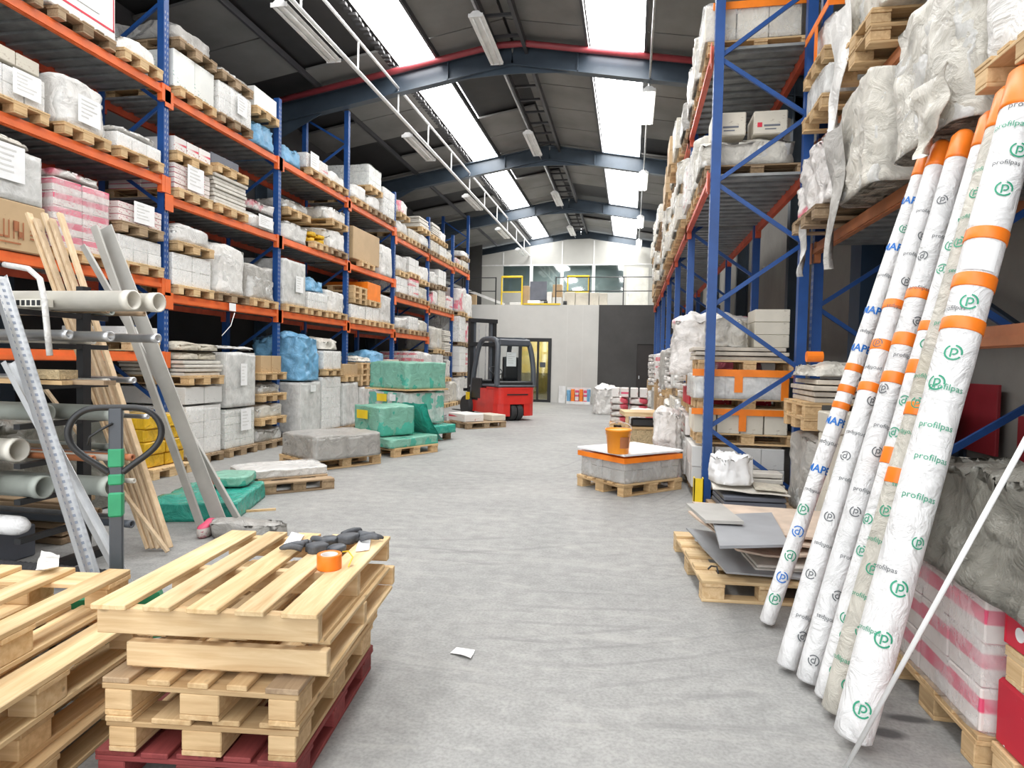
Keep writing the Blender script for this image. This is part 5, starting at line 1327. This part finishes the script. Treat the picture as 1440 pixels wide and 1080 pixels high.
def plain_prints(n, seed, ink='black_ink', kinds='oa', u0=.04, u1=.9):
    r_ = random.Random(seed); out = []
    for k in range(n):
        kd = kinds[k % len(kinds)]; i2 = 'green_ink' if (ink == 'mix' and k % 3) else ('black_ink' if ink == 'mix' else ink)
        out.append((u0 + (u1 - u0) * (k + .5 * r_.random()) / n, r_.uniform(-.7, .7), kd, i2, r_.random() < .4))
    return out
XT = 1.72
tube_thing('leftmost white tube, with big blue lettering and three orange tape bands', at_z(1076, 881, 0), at_x(1303, 222, XT), .046, 'tubewhite',
    ((.545, .045), (.50, .045), (.465, .04)), [(.90, -.2, 'M', 'blue_ink', 0), (.80, 0, 'M', 'blue_ink', 0), (.665, .1, 'M', 'blue_ink', 0), (.585, -.1, 'M', 'blue_ink', 0), (.43, .1, 'M', 'blue_ink', 0), (.33, 0, 'M', 'blue_ink', 0)] +
    [(.84, .2, 'o', 'green_ink', 0), (.74, 0, 'a', 'black_ink', 0), (.62, .2, 'a', 'black_ink', 1), (.385, 0, 'p', 'black_ink', 1), (.285, .1, 'a', 'black_ink', 1), (.245, -.3, 'O', 'green_ink', 0), (.20, 0, 'O', 'blue_ink', 1), (.15, .1, 'O', 'green_ink', 1), (.105, 0, 'O', 'blue_ink', 0), (.06, 0, 'O', 'green_ink', 0)], 'tape', .13)
tube_thing('second white tube from the left, thin with small grey rings', at_z(1103, 946, 0), at_x(1325, 204, XT), .052, 'tubewhite', ((.585, .06), (.665, .05), (.505, .05)), plain_prints(16, 2), 'tape', .16)
tube_thing('third white tube from the left, pressed against the second', at_z(1132, 967, 0), at_x(1356, 190, XT), .054, 'tubewhite', ((.60, .07), (.685, .055), (.53, .06)), plain_prints(15, 3), 'tape', .16)
tube_thing('fourth white tube from the left, set back between its neighbours', at_z(1150, 950, 0) + Vector((.14, .19, 0)), at_x(1378, 172, XT + .02) + Vector((.10, .19, 0)), .046, 'tubewhite', ((.55, .07), (.46, .06)), plain_prints(10, 4), 'tape', .18)
tube_thing('fifth white tube from the left, with green ring marks', at_z(1156, 988, 0), at_x(1394, 163, XT), .046, 'tubewhite', ((.55, .07), (.62, .05), (.40, .08)), plain_prints(18, 5, 'green_ink', 'oo'), 'tape', .18)
tube_thing('cloudy beige dirty tube just left of the largest white one', at_z(1169, 1010, 0), at_x(1421, 128, XT - .02), .054, 'tubedirty', ((.475, .06), (.37, .07)), plain_prints(20, 6, 'green_ink', 'oa'), 'tape', .2)
t, d_, f_, s_, L_ = tube_thing('largest white tube at right, with three orange bands and white label', at_z(1194, 1054, 0), at_x(1450, 100, XT - .02), .076, 'tubewhite',
    ((.60, .055), (.665, .06), (.735, .055)), [(u_, th, k, i, 0) for u_, th, k, i in ((.06, .1, 'O', 'green_ink'), (.155, .2, 'O', 'green_ink'), (.16, -.6, 'a', 'green_ink'), (.225, .3, 'O', 'green_ink'), (.29, .6, 'o', 'green_ink'), (.35, .1, 'p', 'green_ink'), (.405, .2, 'p', 'green_ink'), (.45, 0, 'p', 'green_ink'), (.505, 0, 'p', 'green_ink'), (.51, -.5, 'O', 'green_ink'), (.555, -.1, 'O', 'green_ink'), (.63, 0, 'O', 'green_ink'), (.80, .2, 'O', 'green_ink'), (.86, .4, 'O', 'green_ink'), (.90, -.3, 'p', 'green_ink'), (.93, .2, 'p', 'black_ink'), (.245, -.6, 'a', 'black_ink'), (.62, -.7, 'a', 'black_ink'), (.84, 0, 'a', 'black_ink'))], 'tape', .2)
q = MB(); r_ = .076 * 1.06
for k in range(14):
    a0, a1 = -.75 + k * .107, -.75 + (k + 1) * .107
    p0, p1 = d_ * (L_ * .678), d_ * (L_ * .722)
    q.add([p0 + (f_ * math.cos(a0) + s_ * math.sin(a0)) * r_, p0 + (f_ * math.cos(a1) + s_ * math.sin(a1)) * r_, p1 + (f_ * math.cos(a1) + s_ * math.sin(a1)) * r_, p1 + (f_ * math.cos(a0) + s_ * math.sin(a0)) * r_], [(0, 1, 2, 3)])
q.build('white_label', M['paper'], t)
q = MB(); q.tube([at_z(1188, 1082, .005), at_y(1446, 612, 2.16)], .0085, 10); q.sm = True
tag(q.build('white_rod', M['white_paint']), 'thin white rod leaning in front of the largest tube', 'rod')

# ------------------------------------------------------------------ goods on the near right rack
NR = 'goods on the near right rack'
def nst(lev, z, y0, y1, its, slot, x, dep, det=2): return stack(1, lev, z, y0, y1, its, slot, x, 'near right rack', dep, det, 1, 'from far end', NR, '-x')
nst('lower shelf', 2.885, 5.80, 7.20, [('P', 'old'), ('drape', 'wrappink', .78)], 0, 2.28, 1.30)
nst('lower shelf', 2.885, 4.88, 5.76, [('bundle', 'wrapcream', .90)], 1, 2.28, 1.30)
nst('lower shelf', 2.885, 3.72, 4.67, [('bundle', 'wrapcream', .92)], 2, 2.28, 1.30)
nst('lower shelf', 2.885, 2.55, 3.66, [('P', 'mid'), ('bundle', 'wrapwhite', .80)], 3, 2.30, 1.26)
nst('upper shelf', 3.985, 6.35, 7.14, [('P', 'mid'), ('wrapped', 'cgrey', .30, {'n': (2, 2, 1)}), ('P', 'mid'), ('bundle', 'wrapwhite', .40)], 0, 2.34, 1.2)
nst('upper shelf', 3.985, 5.0, 6.2, [('P', 'mid'), ('P', 'mid'), ('bundle', 'wrapcream', .75)], 1, 2.34, 1.2)
nst('upper shelf', 3.985, 3.85, 4.68, [('P', 'old'), ('P', 'mid'), ('P', 'mid'), ('bundle', 'wrapgrey', .40)], 2, 2.4, 1.1)
def strip3(label, pts, w_, mat='tape', up=(1, 0, 0), name='tape_strip'):
    q = MB()
    for a, b_ in zip(pts[:-1], pts[1:]): q.bar(a, b_, w_, .006, up)
    return tag(q.build(name, M[mat]), label, 'tape')
xx = 2.34 - .615
t = thing('tape_strap', 'orange tape crossed over the top load on the near right upper shelf', 'tape')
z0 = 3.985 + .13 + .308 + .13
q = MB(); q.box(xx - .012, xx - .004, 6.70, 6.79, z0 + .02, z0 + .40); q.build('upright_band', M['tape'], t)
q = MB(); q.box(xx - .014, xx - .005, 6.36, 7.13, z0 + .34, z0 + .41); q.build('cross_band', M['tape'], t)
q = MB(); q.box(xx - .01, xx + 1.2, 6.335, 6.342, z0 + .34, z0 + .41); q.build('side_band', M['tape'], t)
def tail(label, x, y, z0, z1, w_, seed, mat='wrapwhite'):
    """a strip of torn film hanging down"""
    q = MB(); n = 14; off = Vector((seed * 2.3, 0, 0))
    for s in (-1, 1):
        for k in range(n + 1):
            u_ = k / n; z = z0 + (z1 - z0) * u_; ww = w_ * (1 - .75 * u_) * (1 + .3 * mn.noise(Vector((0, u_ * 4, 0)) + off)); dx = .04 * mn.noise(Vector((u_ * 3, 0, 2)) + off)
            for j in range(4): q.v.append((x + dx + s * .004 + .03 * math.sin(j * 2 + u_ * 5), y + ww * (j / 3 - .5) + .04 * mn.noise(Vector((0, 0, u_ * 3)) + off), z))
    m_ = (n + 1) * 4
    for k in range(n):
        for j in range(3):
            a = k * 4 + j; q.f += [(a, a + 1, a + 5, a + 4), (m_ + a + 4, m_ + a + 5, m_ + a + 1, m_ + a)]; q.m += [0, 0]
        for j in (0, 3):
            a = k * 4 + j; q.f.append((a, a + 4, m_ + a + 4, m_ + a)); q.m.append(0)
    q.sm = True; return tag(q.build('hanging_film', M[mat]), label, 'plastic wrap', 'torn film hanging from the near right rack')
tail('long torn film tail hanging below the near right lower shelf', 1.60, 5.62, 3.5, 2.36, .42, 1, 'wrapgrey')
tail('torn film streamer hanging off the near right upper shelf', 1.68, 5.9, 4.6, 3.5, .55, 2)
tail('short film tail at the far corner of near right lower shelf', 1.66, 6.75, 3.0, 2.45, .10, 3)
tail('film flap drooping from the third load of the right lower shelf', 1.60, 3.95, 3.15, 2.74, .5, 4, 'wrapcream')
# floor stack behind the tubes
stack(1, 'floor', 0, 6.05, 6.95, [('P', 'old'), ('bundle', 'wrapgrey', .82), ('P', 'mid'), ('P', 'mid'), ('slabs', 'beige', .22), ('drape', 'wrapcream', .16, {'w': .9})], 0, 2.16, 'near right rack', 1.10, 2, 1, 'stack beyond the tubes', NR, '-x')
load('box', (1.80, 5.72, 0), .3, .34, .98, 201, 'cream carton column standing before the floor stack beyond tubes', NR, 'ccream', cat='carton')
load('box', (1.80, 5.72, .985), .32, .36, .18, 202, 'cream carton set on the tall cream carton column', NR, 'ccream', cat='carton')
t = thing('orange_roll', 'orange tape roll end poking from the top of the floor stack', 'roll', (1.66, 6.3, 1.64))
q = MB(); q.tube([(-.04, 0, 0), (.10, 0, 0)], .05, 14); q.build('roll_body', M['tape'], t)
stack(1, 'floor', 0, 3.66, 4.46, [('P', 'old'), ('cartons', 'cpink', .22, {'n': (2, 2, 1)}), ('P', 'mid'), ('cartons', 'credsolid', .30, {'n': (3, 3, 2)}), ('bundle', 'wrapcream', .22)], 1, 2.05, 'near right rack', 1.10, 2, 1, 'stack beyond the tubes', NR, '-x')
# wrapped red and white cartons at the right edge
GR = 'goods at the right edge'
pallet((1.95, 3.06, 0), 0, 'pallet under the film-wrapped red cartons at right edge', GR, 1.22, .82, .135, 'mid', 'block', 2)
load('wrapped', (1.95, 3.06, .137), .82, 1.22, .54, 210, 'crimson and grey cartons in clear film at the right edge', GR, 'cpink', 0, None, '-x', None, 2, 'load', (3, 3, 3))
pallet((1.99, 2.22, 0), 0, 'pallet under red cartons at the bottom right corner', GR, 1.22, .82, .135, 'mid', 'block', 2)
for k in range(3):
    load('box', (1.56, 2.50 - k * .275, .137), .26, .34, .25, 211 + k, ['red carton farthest from camera on the bottom right pallet', 'red carton between two others on the bottom right pallet', 'red carton nearest the camera on the bottom right pallet'][k], GR, 'credsolid', cat='carton')
for k in range(2):
    load('box', (2.02 + .42 * k, 2.22, .137), .8, .40, .25, 216 + k, ['long crimson carton behind the red ones, bottom right', 'long crimson carton against the wall side, bottom right'][k], GR, 'cpink', cat='carton')
pallet((1.97, 2.20, .395), 0, 'pale pallet lying on red cartons at bottom right', GR, 1.16, .78, .13, 'new', 'block', 2)
t = load('box', (1.58, 2.42, .527), .34, .36, .135, 218, 'white carton with red end and round emblem at right edge', GR, 'cwhite', cat='carton')
q = MB(); q.box(-.19, .05, .171, .178, .004, .13); q.box(-.188, -.181, .0, .172, .004, .13); o = q.build('red_end', M['red_ink'], t)
q = MB(); q.lathe([(.0, 0), (.026, 0), (.026, .003), (0, .003)], 20, Matrix.Translation((-.188, .085, .065)) @ Matrix.Rotation(-PI / 2, 4, 'Y')); q.build('round_emblem', M['paper'], t)
t = load('drape', (2.07, 2.72, .685), 1.30, 1.62, .56, 220, 'big dark grey film-covered bundle over red cartons at right', GR, 'wrapdark', cat='wrapped load', fine=2, name='grey_wrapped_bundle')
soft_box(.03, .62, .07, 221, .004, 10, .01, .0, .0).build('red_band', M['credsolid'], t, loc=(-.655, -.12, .33))
# red panels on the right wall and clutter under them
for i, (y0, y1, z0, z1) in enumerate(((6.05, 6.75, .80, 1.42), (5.1, 5.75, .55, 1.18))):
    q = MB(); q.box(3.10, 3.13, y0, y1, z0, z1, None, 0, .004); tag(q.build('red_board', flat('dark_red_board_%d' % i, (.30, .02, .03), .5)), ['dark red board on the right wall, farther one', 'dark red board on the right wall, nearer one'][i], 'panel', 'red boards at the right wall')
load('slabs', (2.62, 5.05, 0), .9, .8, .85, 222, 'dark stack of boards against the right wall', NR, 'greydrive', cat='boards')

# ------------------------------------------------------------------ pallet of bent boards, right of the aisle
n = at_z(987, 847, 0)
c, u, v = ground(n, D(5), .86, 1.2, 'pale pallet with bent boards right of the aisle', 'new', .144)
pz = .148
# ground() lays boards along the first side; boards piled on it
def board(label, pts, th, mat, seed, amp=.0, sub=8, wav=.0):
    a, b_, c_, d_ = [Vector(p) for p in pts]; q = MB(); n_ = sub
    for s in (0, 1):
        for i in range(n_ + 1):
            for j in range(n_ + 1):
                uu_, vv_ = i / n_, j / n_; p = (a * (1 - uu_) + b_ * uu_) * (1 - vv_) + (d_ * (1 - uu_) + c_ * uu_) * vv_
                z = p.z + wav * .5 * math.sin(uu_ * 9 + seed) * (1 - vv_) + amp * abs(mn.noise(p * 2.5 + Vector((seed, 0, 0)))); q.v.append((p.x, p.y, z + s * th))
    m_ = (n_ + 1) ** 2
    for i in range(n_):
        for j in range(n_):
            k = i * (n_ + 1) + j; q.f += [(k, k + n_ + 1, k + n_ + 2, k + 1)[::-1], (m_ + k + n_ + 1, m_ + k + n_ + 2, m_ + k + 1, m_ + k)]; q.m += [0, 0]
    for i in range(n_):
        for (k, l) in ((i, i + 1), (n_ * (n_ + 1) + i + 1, n_ * (n_ + 1) + i)): q.f.append((k, l, m_ + l, m_ + k)); q.m.append(0)
        for (k, l) in (((i + 1) * (n_ + 1), i * (n_ + 1)), (i * (n_ + 1) + n_, (i + 1) * (n_ + 1) + n_)): q.f.append((k, l, m_ + l, m_ + k)); q.m.append(0)
    return tag(q.build('board', M[mat]), label, 'board', 'boards piled on the right pallet')
M['brownpaper'] = flat('brown_wrapping_paper', (.60, .48, .38), .7, 0, .15, 5)
X0, Y0b = n.x, n.y
load('slabs', (X0 + .55, Y0b + .60, pz), .86, .5, .09, 231, 'short pile of grey boards flat on the right pallet', None, 'stone', D(5), cat='boards')
board('light grey board bent up at its left edge, low in the pile', [(X0 + .16, Y0b + .10, .165), (X0 + .95, Y0b + .12, .150), (X0 + .85, Y0b + 1.1, .150), (X0 - .02, Y0b + 1.02, .20)], .012, 'greyboard', 1, .02)
board('brown wrapped board in the middle of the bent pile', [(X0 + .24, Y0b + .22, .27), (X0 + 1.15, Y0b + .22, .27), (X0 + 1.1, Y0b + 1.15, .27), (X0 + .0, Y0b + 1.1, .32)], .014, 'brownpaper', 2, .03, 10, .03)
board('second brown wrapped board lying slightly askew in the pile', [(X0 + .20, Y0b + .28, .325), (X0 + 1.12, Y0b + .26, .315), (X0 + 1.1, Y0b + 1.2, .32), (X0 + .02, Y0b + 1.16, .355)], .014, 'brownpaper', 3, .02, 10, .02)
board('thin brown wrapped board right under the grey top board', [(X0 + .20, Y0b + .34, .372), (X0 + 1.12, Y0b + .34, .365), (X0 + 1.1, Y0b + 1.2, .365), (X0 + .04, Y0b + 1.2, .385)], .016, 'brownpaper', 4, .012)
top = [at_z(1012, 772, .415), at_z(1110, 770, .41), at_z(1085, 724, .41), at_z(1000, 728, .415)]
board('large grey board on top of the bent pile', top, .018, 'greyboard', 5, .006)
board('smaller pale grey board across the upper left of pile', [at_z(992, 736, .445), at_z(1046, 738, .445), at_z(1014, 712, .445), at_z(965, 712, .46)], .022, 'strip', 6, .004)
q = MB(); q.tube([at_z(996, 800, .19), at_z(1000, 796, .20), at_z(1008, 797, .195), at_z(1010, 806, .17)], .006, 8); q.sm = True
tag(q.build('strap_loop', M['black']), 'small black strap loop sticking out of the pile', 'strap')
# ------------------------------------------------------------------ sheets, yellow guards and crumpled paper by the open end
pallet((1.17, 6.60, 0), D(4), 'dark pallet under flat sheets at the open rack end', None, .66, .62, .12, 'old', 'block', 1)
load('slabs', (1.19, 6.62, .122), .6, .62, .16, 241, 'dark grey and red goods under the sheets by the open rack end', None, 'greydrive', D(4), cat='boards')
board('warped cream sheet below the crumpled paper', [(.83, 6.42, .31), (1.52, 6.28, .30), (1.53, 6.82, .30), (.86, 6.90, .33)], .01, 'stone', 7, .02)
board('cream sheet with yellow edge lying on warped sheet', [(1.22, 6.36, .345), (1.50, 6.32, .34), (1.51, 6.70, .34), (1.24, 6.74, .345)], .01, 'bagcream', 8, .01)
load('slabs', (1.30, 7.09, .0), .24, .66, .42, 242, 'pale stone slabs stacked at the foot of the end frame', None, 'stone', D(2), cat='slabs')
t = load('drape', (1.02, 6.66, .36), .46, .40, .32, 243, 'large crumpled white paper heap on the warped cream sheet', None, 'paper', D(15), cat='paper', fine=2, name='crumpled_paper')
for i, (p, lab, h) in enumerate(((at_z(981, 716, 0), 'yellow upright guard at the foot of the open end frame', .34), (at_z(943, 662, 0), 'yellow guard post beside the chipboard crate', .62))):
    q = MB(); x, y = p.x, p.y; q.box(x - .05, x + .05, y - .06, y - .05, 0, h); q.box(x - .05, x - .04, y - .06, y + .05, 0, h); q.box(x + .04, x + .05, y - .06, y + .05, 0, h); q.box(x - .08, x + .08, y - .08, y + .08, 0, .008)
    tag(q.build('rack_guard', M['yellow']), lab, 'guard', 'yellow rack guards')
# ------------------------------------------------------------------ bucket pallet
n = at_z(877, 700, 0); r2 = at_z(960, 688, 0); ang = math.atan2((r2 - n).y, (r2 - n).x)
c, u, v = ground(n, ang, 1.0, .84, 'pallet under the grey cartons carrying the orange bucket', 'mid')
lo = load('wrapped', (c.x, c.y, .146), .80, .96, .32, 251, 'grey cartons in film with an orange tape band, bucket on top', None, 'cdim', ang, None, '-y', 'wrapped_carton_stack', 2, 'load', (3, 2, 2))
q = MB(); q.box(-.495, .495, -.415, .415, .24, .30); q.build('orange_tape_band', M['orangefilm'], lo)
q = MB(); q.box(-.50, .50, -.42, .42, .0, .022); o = q.build('white_board', M['paper']); o.location = (c.x, c.y, .472); o.rotation_euler.z = ang
tag(o, 'white sheet lying on the taped cartons under the bucket', 'board')
bp = at_z(869, 637, .495)
t = thing('bucket', 'orange plastic bucket with dark printed patch and thin handle', 'bucket', (bp.x, bp.y, .495), D(-20))
q = MB(); q.lathe([(.0, .0), (.118, .0), (.122, .006), (.143, .225), (.150, .225), (.150, .262), (.155, .262), (.155, .285), (.146, .285), (.138, .225), (.115, .012), (.0, .012)], 40, None, 0, False); q.sm = True; b_ = q.build('pail', M['bucket'], t)
q = MB(); q.lathe([(.0, .262), (.143, .262), (.143, .270), (0, .270)], 32, None, 0, False); q.build('lid', M['bucket'], t)
q = MB()
for k in range(10):
    a0, a1 = -1.05 + k * .09, -1.05 + (k + 1) * .09
    rl, ru = .1335, .1425
    q.add([(rl * math.cos(a0), rl * math.sin(a0), .07), (rl * math.cos(a1), rl * math.sin(a1), .07), (ru * math.cos(a1), ru * math.sin(a1), .20), (ru * math.cos(a0), ru * math.sin(a0), .20)], [(0, 1, 2, 3)])
q.build('printed_patch', M['wornbeam'], t)
q = MB(); q.tube(chaik([(-.15, 0, .24), (-.15, .03, .33), (0, .06, .37), (.15, .03, .33), (.15, 0, .24)]), .004, 8); q.sm = True; q.build('wire_handle', M['galv'], t)
# chipboard crate with a black tool and pale boards on it
t = thing('chipboard_crate', 'chipboard crate behind the bucket with dark slot near its top', 'crate', (.22, 9.3, 0), D(8))
q = MB(); q.box(-.30, .30, -.25, .25, .0, .62); q.build('sides', M['osb'], t)
q = MB(); q.box(-.31, .31, -.27, .26, .62, .65); q.build('shelf_board', M['woodx'], t)
q = MB(); q.box(-.33, .36, -.28, .28, .80, .86); q.box(-.31, -.27, -.26, -.22, .65, .80); q.box(.24, .31, -.26, .25, .65, .80); q.build('top_frame', M['woodnew'], t)
q = MB(); q.box(-.22, .20, -.22, -.10, .0, .12, None, 0, .02); o = q.build('tool_case', M['black']); o.location = (.22, 9.3, .652); o.rotation_euler.z = D(8); tag(o, 'black tool case inside the top of the chipboard crate', 'case')
load('bundle', (.42, 9.86, 0), .5, .5, .5, 252, 'grey film parcel right behind the chipboard crate', None, 'wrapgrey', D(10), cat='wrapped load', fine=1)
# sacks on a pallet farther down the aisle
pallet((-.02, 15.6, 0), D(90), 'wooden pallet under red and white sacks far down the aisle', None, 1.2, .9, .144, 'mid', 'block', 1)
k = 0
for z in range(4):
    for x in (-1, 1):
        t = load('sack', (-.02 + x * .225, 15.6, .147 + z * .15), .86, .44, .146, 260 + k, ['%s red and white sack on the %s side of the far aisle pallet' % (['lowest', 'second lowest', 'third lowest', 'top'][z], 'left' if x < 0 else 'right')][0], 'sacks on the far aisle pallet', 'bagwhite', 0, cat='sack', name='cement_sack', fine=1); k += 1
for i in range(4):
    load('box', (-.34 + i * .22, 15.45, .752), .5, .18, .22, 280 + i, '%s crimson carton on top of the sack pallet' % ['leftmost', 'second from left', 'third from left', 'rightmost'][i], 'cartons on the far sack pallet', 'cred' if i != 1 else 'cpink', cat='carton')
load('drape', (-.62, 19.6, 0), .9, 1.0, .95, 290, 'tall white film bundle farther down the aisle at right', None, 'wrapwhite', D(12), cat='wrapped load', fine=1)
load('bags', (.34, 12.6, 0), .7, .5, .62, 291, 'red and white sacks leaning out from the right rack', None, 'bagwhite', 0, cat='sack pile', fine=1)
load('bundle', (.42, 11.3, 0), .55, .5, .5, 292, 'white and red film bundle at the foot of right rack', None, 'wrapred', D(6), cat='wrapped load', fine=1)
load('drape', (.50, 8.55, 0), .42, .42, 1.0, 293, 'ragged column of red-printed film beside the yellow guard', None, 'wrappink', 0, cat='plastic wrap', fine=2)
load('bundle', (.30, 13.9, 0), .8, .6, .6, 294, 'pale bundle on the floor by the far right uprights', None, 'wrapwhite', 0, cat='wrapped load', fine=1)
# ------------------------------------------------------------------ mezzanine
MZ = ZM
def rail(x0, x1, label, Y=24.45):
    t = thing('guard_rail', label, 'railing', (0, Y, MZ), 0, 'railings on the mezzanine edge')
    for z in (.55, 1.08): q = MB(); q.tube([(x0, 0, z), (x1, 0, z)], .018, 8); q.build('rail', M['black'], t)
    n_ = max(2, int((x1 - x0) / 1.3) + 1)
    for i in range(n_):
        x = x0 + (x1 - x0) * i / (n_ - 1); MB().box(x - .022, x + .022, -.022, .022, 0, 1.1).build('post', M['black'], t)
rail(-8.1, -5.35, 'black railing at left of the yellow mezzanine gate'); rail(-2.95, .95, 'long black railing on the right half of the mezzanine')
for x, lab in ((-4.85, 'yellow safety gate frame on the left of the mezzanine'), (-2.15, 'yellow gate frame in the middle of the mezzanine')):
    t = thing('safety_gate', lab, 'gate', (x, 25.2, MZ), 0, 'yellow gates')
    for sx in (-.42, .42): q = MB(); q.tube([(sx, 0, 0), (sx, 0, 1.25)], .03, 10); q.build('post', M['yellow'], t)
    q = MB(); q.tube([(-.42, 0, 1.22), (.42, 0, 1.22)], .045, 10); q.build('top_bar', M['yellow'], t)
    q = MB(); q.tube([(-.42, 0, .6), (.42, 0, .6)], .025, 10); q.build('middle_bar', M['yellow'], t)
q = MB(); q.box(-4.2, -2.75, YB - .02, YB + .1, MZ, MZ + .06); tag(q.build('edge_strip', M['yellow']), 'yellow strip along the mezzanine edge under small cartons', 'strip')
q = MB(); q.bar((-8.0, 25.4, MZ + 1.15), (-5.2, 25.4, MZ + .12), .16, .10); tag(q.build('white_rail', M['white_paint']), 'sloping white beam at the left of the mezzanine', 'beam')
q = MB(); q.bar((-8.0, 24.7, MZ + .22), (-6.2, 24.7, MZ + .22), .14, .44); tag(q.build('long_carton', M['kraft']), 'long brown carton at the far left of the mezzanine', 'carton')
t = thing('noticeboard', 'dark grey screen standing among cartons on the mezzanine', 'screen', (-3.72, 25.0, MZ))
MB().box(-.34, .34, -.02, .02, .25, 1.0).build('panel', M['greydrive'], t); MB().box(-.36, .36, -.03, .03, .22, .26).build('foot', M['black'], t)
for i, (x, w_, h, mt, lab) in enumerate(((-4.31, .26, .88, 'kraft', 'tall brown carton beside the yellow gate on the mezzanine'), (-4.72, .5, .2, 'cwhite', 'flat white carton under the yellow gate on the mezzanine'), (-3.86, .5, .22, 'cwhite', 'white carton at the foot of the dark mezzanine screen'), (-3.235, .19, .55, 'cwhite', 'narrow white carton between dark screen and brown one'),
    (-2.93, .38, .34, 'cwhite', 'white carton under the raised brown one on mezzanine'), (-2.42, .4, .55, 'ccream', 'cream carton right of the brown ones on mezzanine'), (-1.75, .9, .52, 'ccream', 'wide cream carton behind the mezzanine railing'), (-1.12, .3, .5, 'ccream', 'small cream carton at the right end of mezzanine goods'))):
    load('box', (x, 24.9 if i > 1 else 25.6, MZ), .4, w_, h, 300 + i, lab, 'cartons on the mezzanine', mt, cat='carton')
load('box', (-2.93, 24.9, MZ + .342), .36, .36, .50, 310, 'brown carton raised on a white one on the mezzanine', 'cartons on the mezzanine', 'kraft', cat='carton')
for i, x in enumerate((-3.42, -2.66)):
    q = MB(); q.tube([(x, 24.55, MZ + .09), (x + .14, 24.55, MZ + .09)], .085, 12); tag(q.build('black_roll', M['black']), ['left black roll on the mezzanine edge', 'right black roll on the mezzanine edge'][i], 'roll', 'black rolls')

# ------------------------------------------------------------------ small marks on the left rack
def stick(name, px, py, X, w_, h, mat, label, cat):
    p = at_x(px, py, X); q = MB(); q.box(X, X + .004, p.y - w_ / 2, p.y + w_ / 2, p.z - h / 2, p.z + h / 2); return tag(q.build(name, M[mat]), label, cat)
stick('shelf_label', 327, 432, -6.13, .16, .12, 'paper', 'white label plate hanging on the lower orange beam past nearest upright', 'label')
a = at_x(330, 440, -6.12); b_ = at_x(312, 472, -6.12)
q = MB(); q.tube([a, (a + b_) / 2 + Vector((0, .06, -.02)), b_], .006, 8); q.sm = True; tag(q.build('cable', M['paper']), 'thin white cable hanging from the lower orange beam', 'cable')

# ------------------------------------------------------------------ camera and picture settings
cam = bpy.data.cameras.new('camera'); co = bpy.data.objects.new('camera', cam); COL.objects.link(co)
cam.sensor_width = 36; cam.lens = 36 * F / 1440; cam.clip_start = .05; cam.clip_end = 200
co.matrix_world = Matrix(((RX.x, UP.x, -FW.x, 0), (RX.y, UP.y, -FW.y, 0), (RX.z, UP.z, -FW.z, EYE), (0, 0, 0, 1)))
SC.camera = co
SC.view_settings.view_transform = 'Standard'; SC.view_settings.look = 'None'; SC.view_settings.gamma = 1
SC.view_settings.use_curve_mapping = False; SC.view_settings.exposure = 0.42
cy = SC.cycles
cy.use_denoising = True; cy.max_bounces = 10; cy.diffuse_bounces = 6; cy.transparent_max_bounces = 16; cy.sample_clamp_indirect = 8
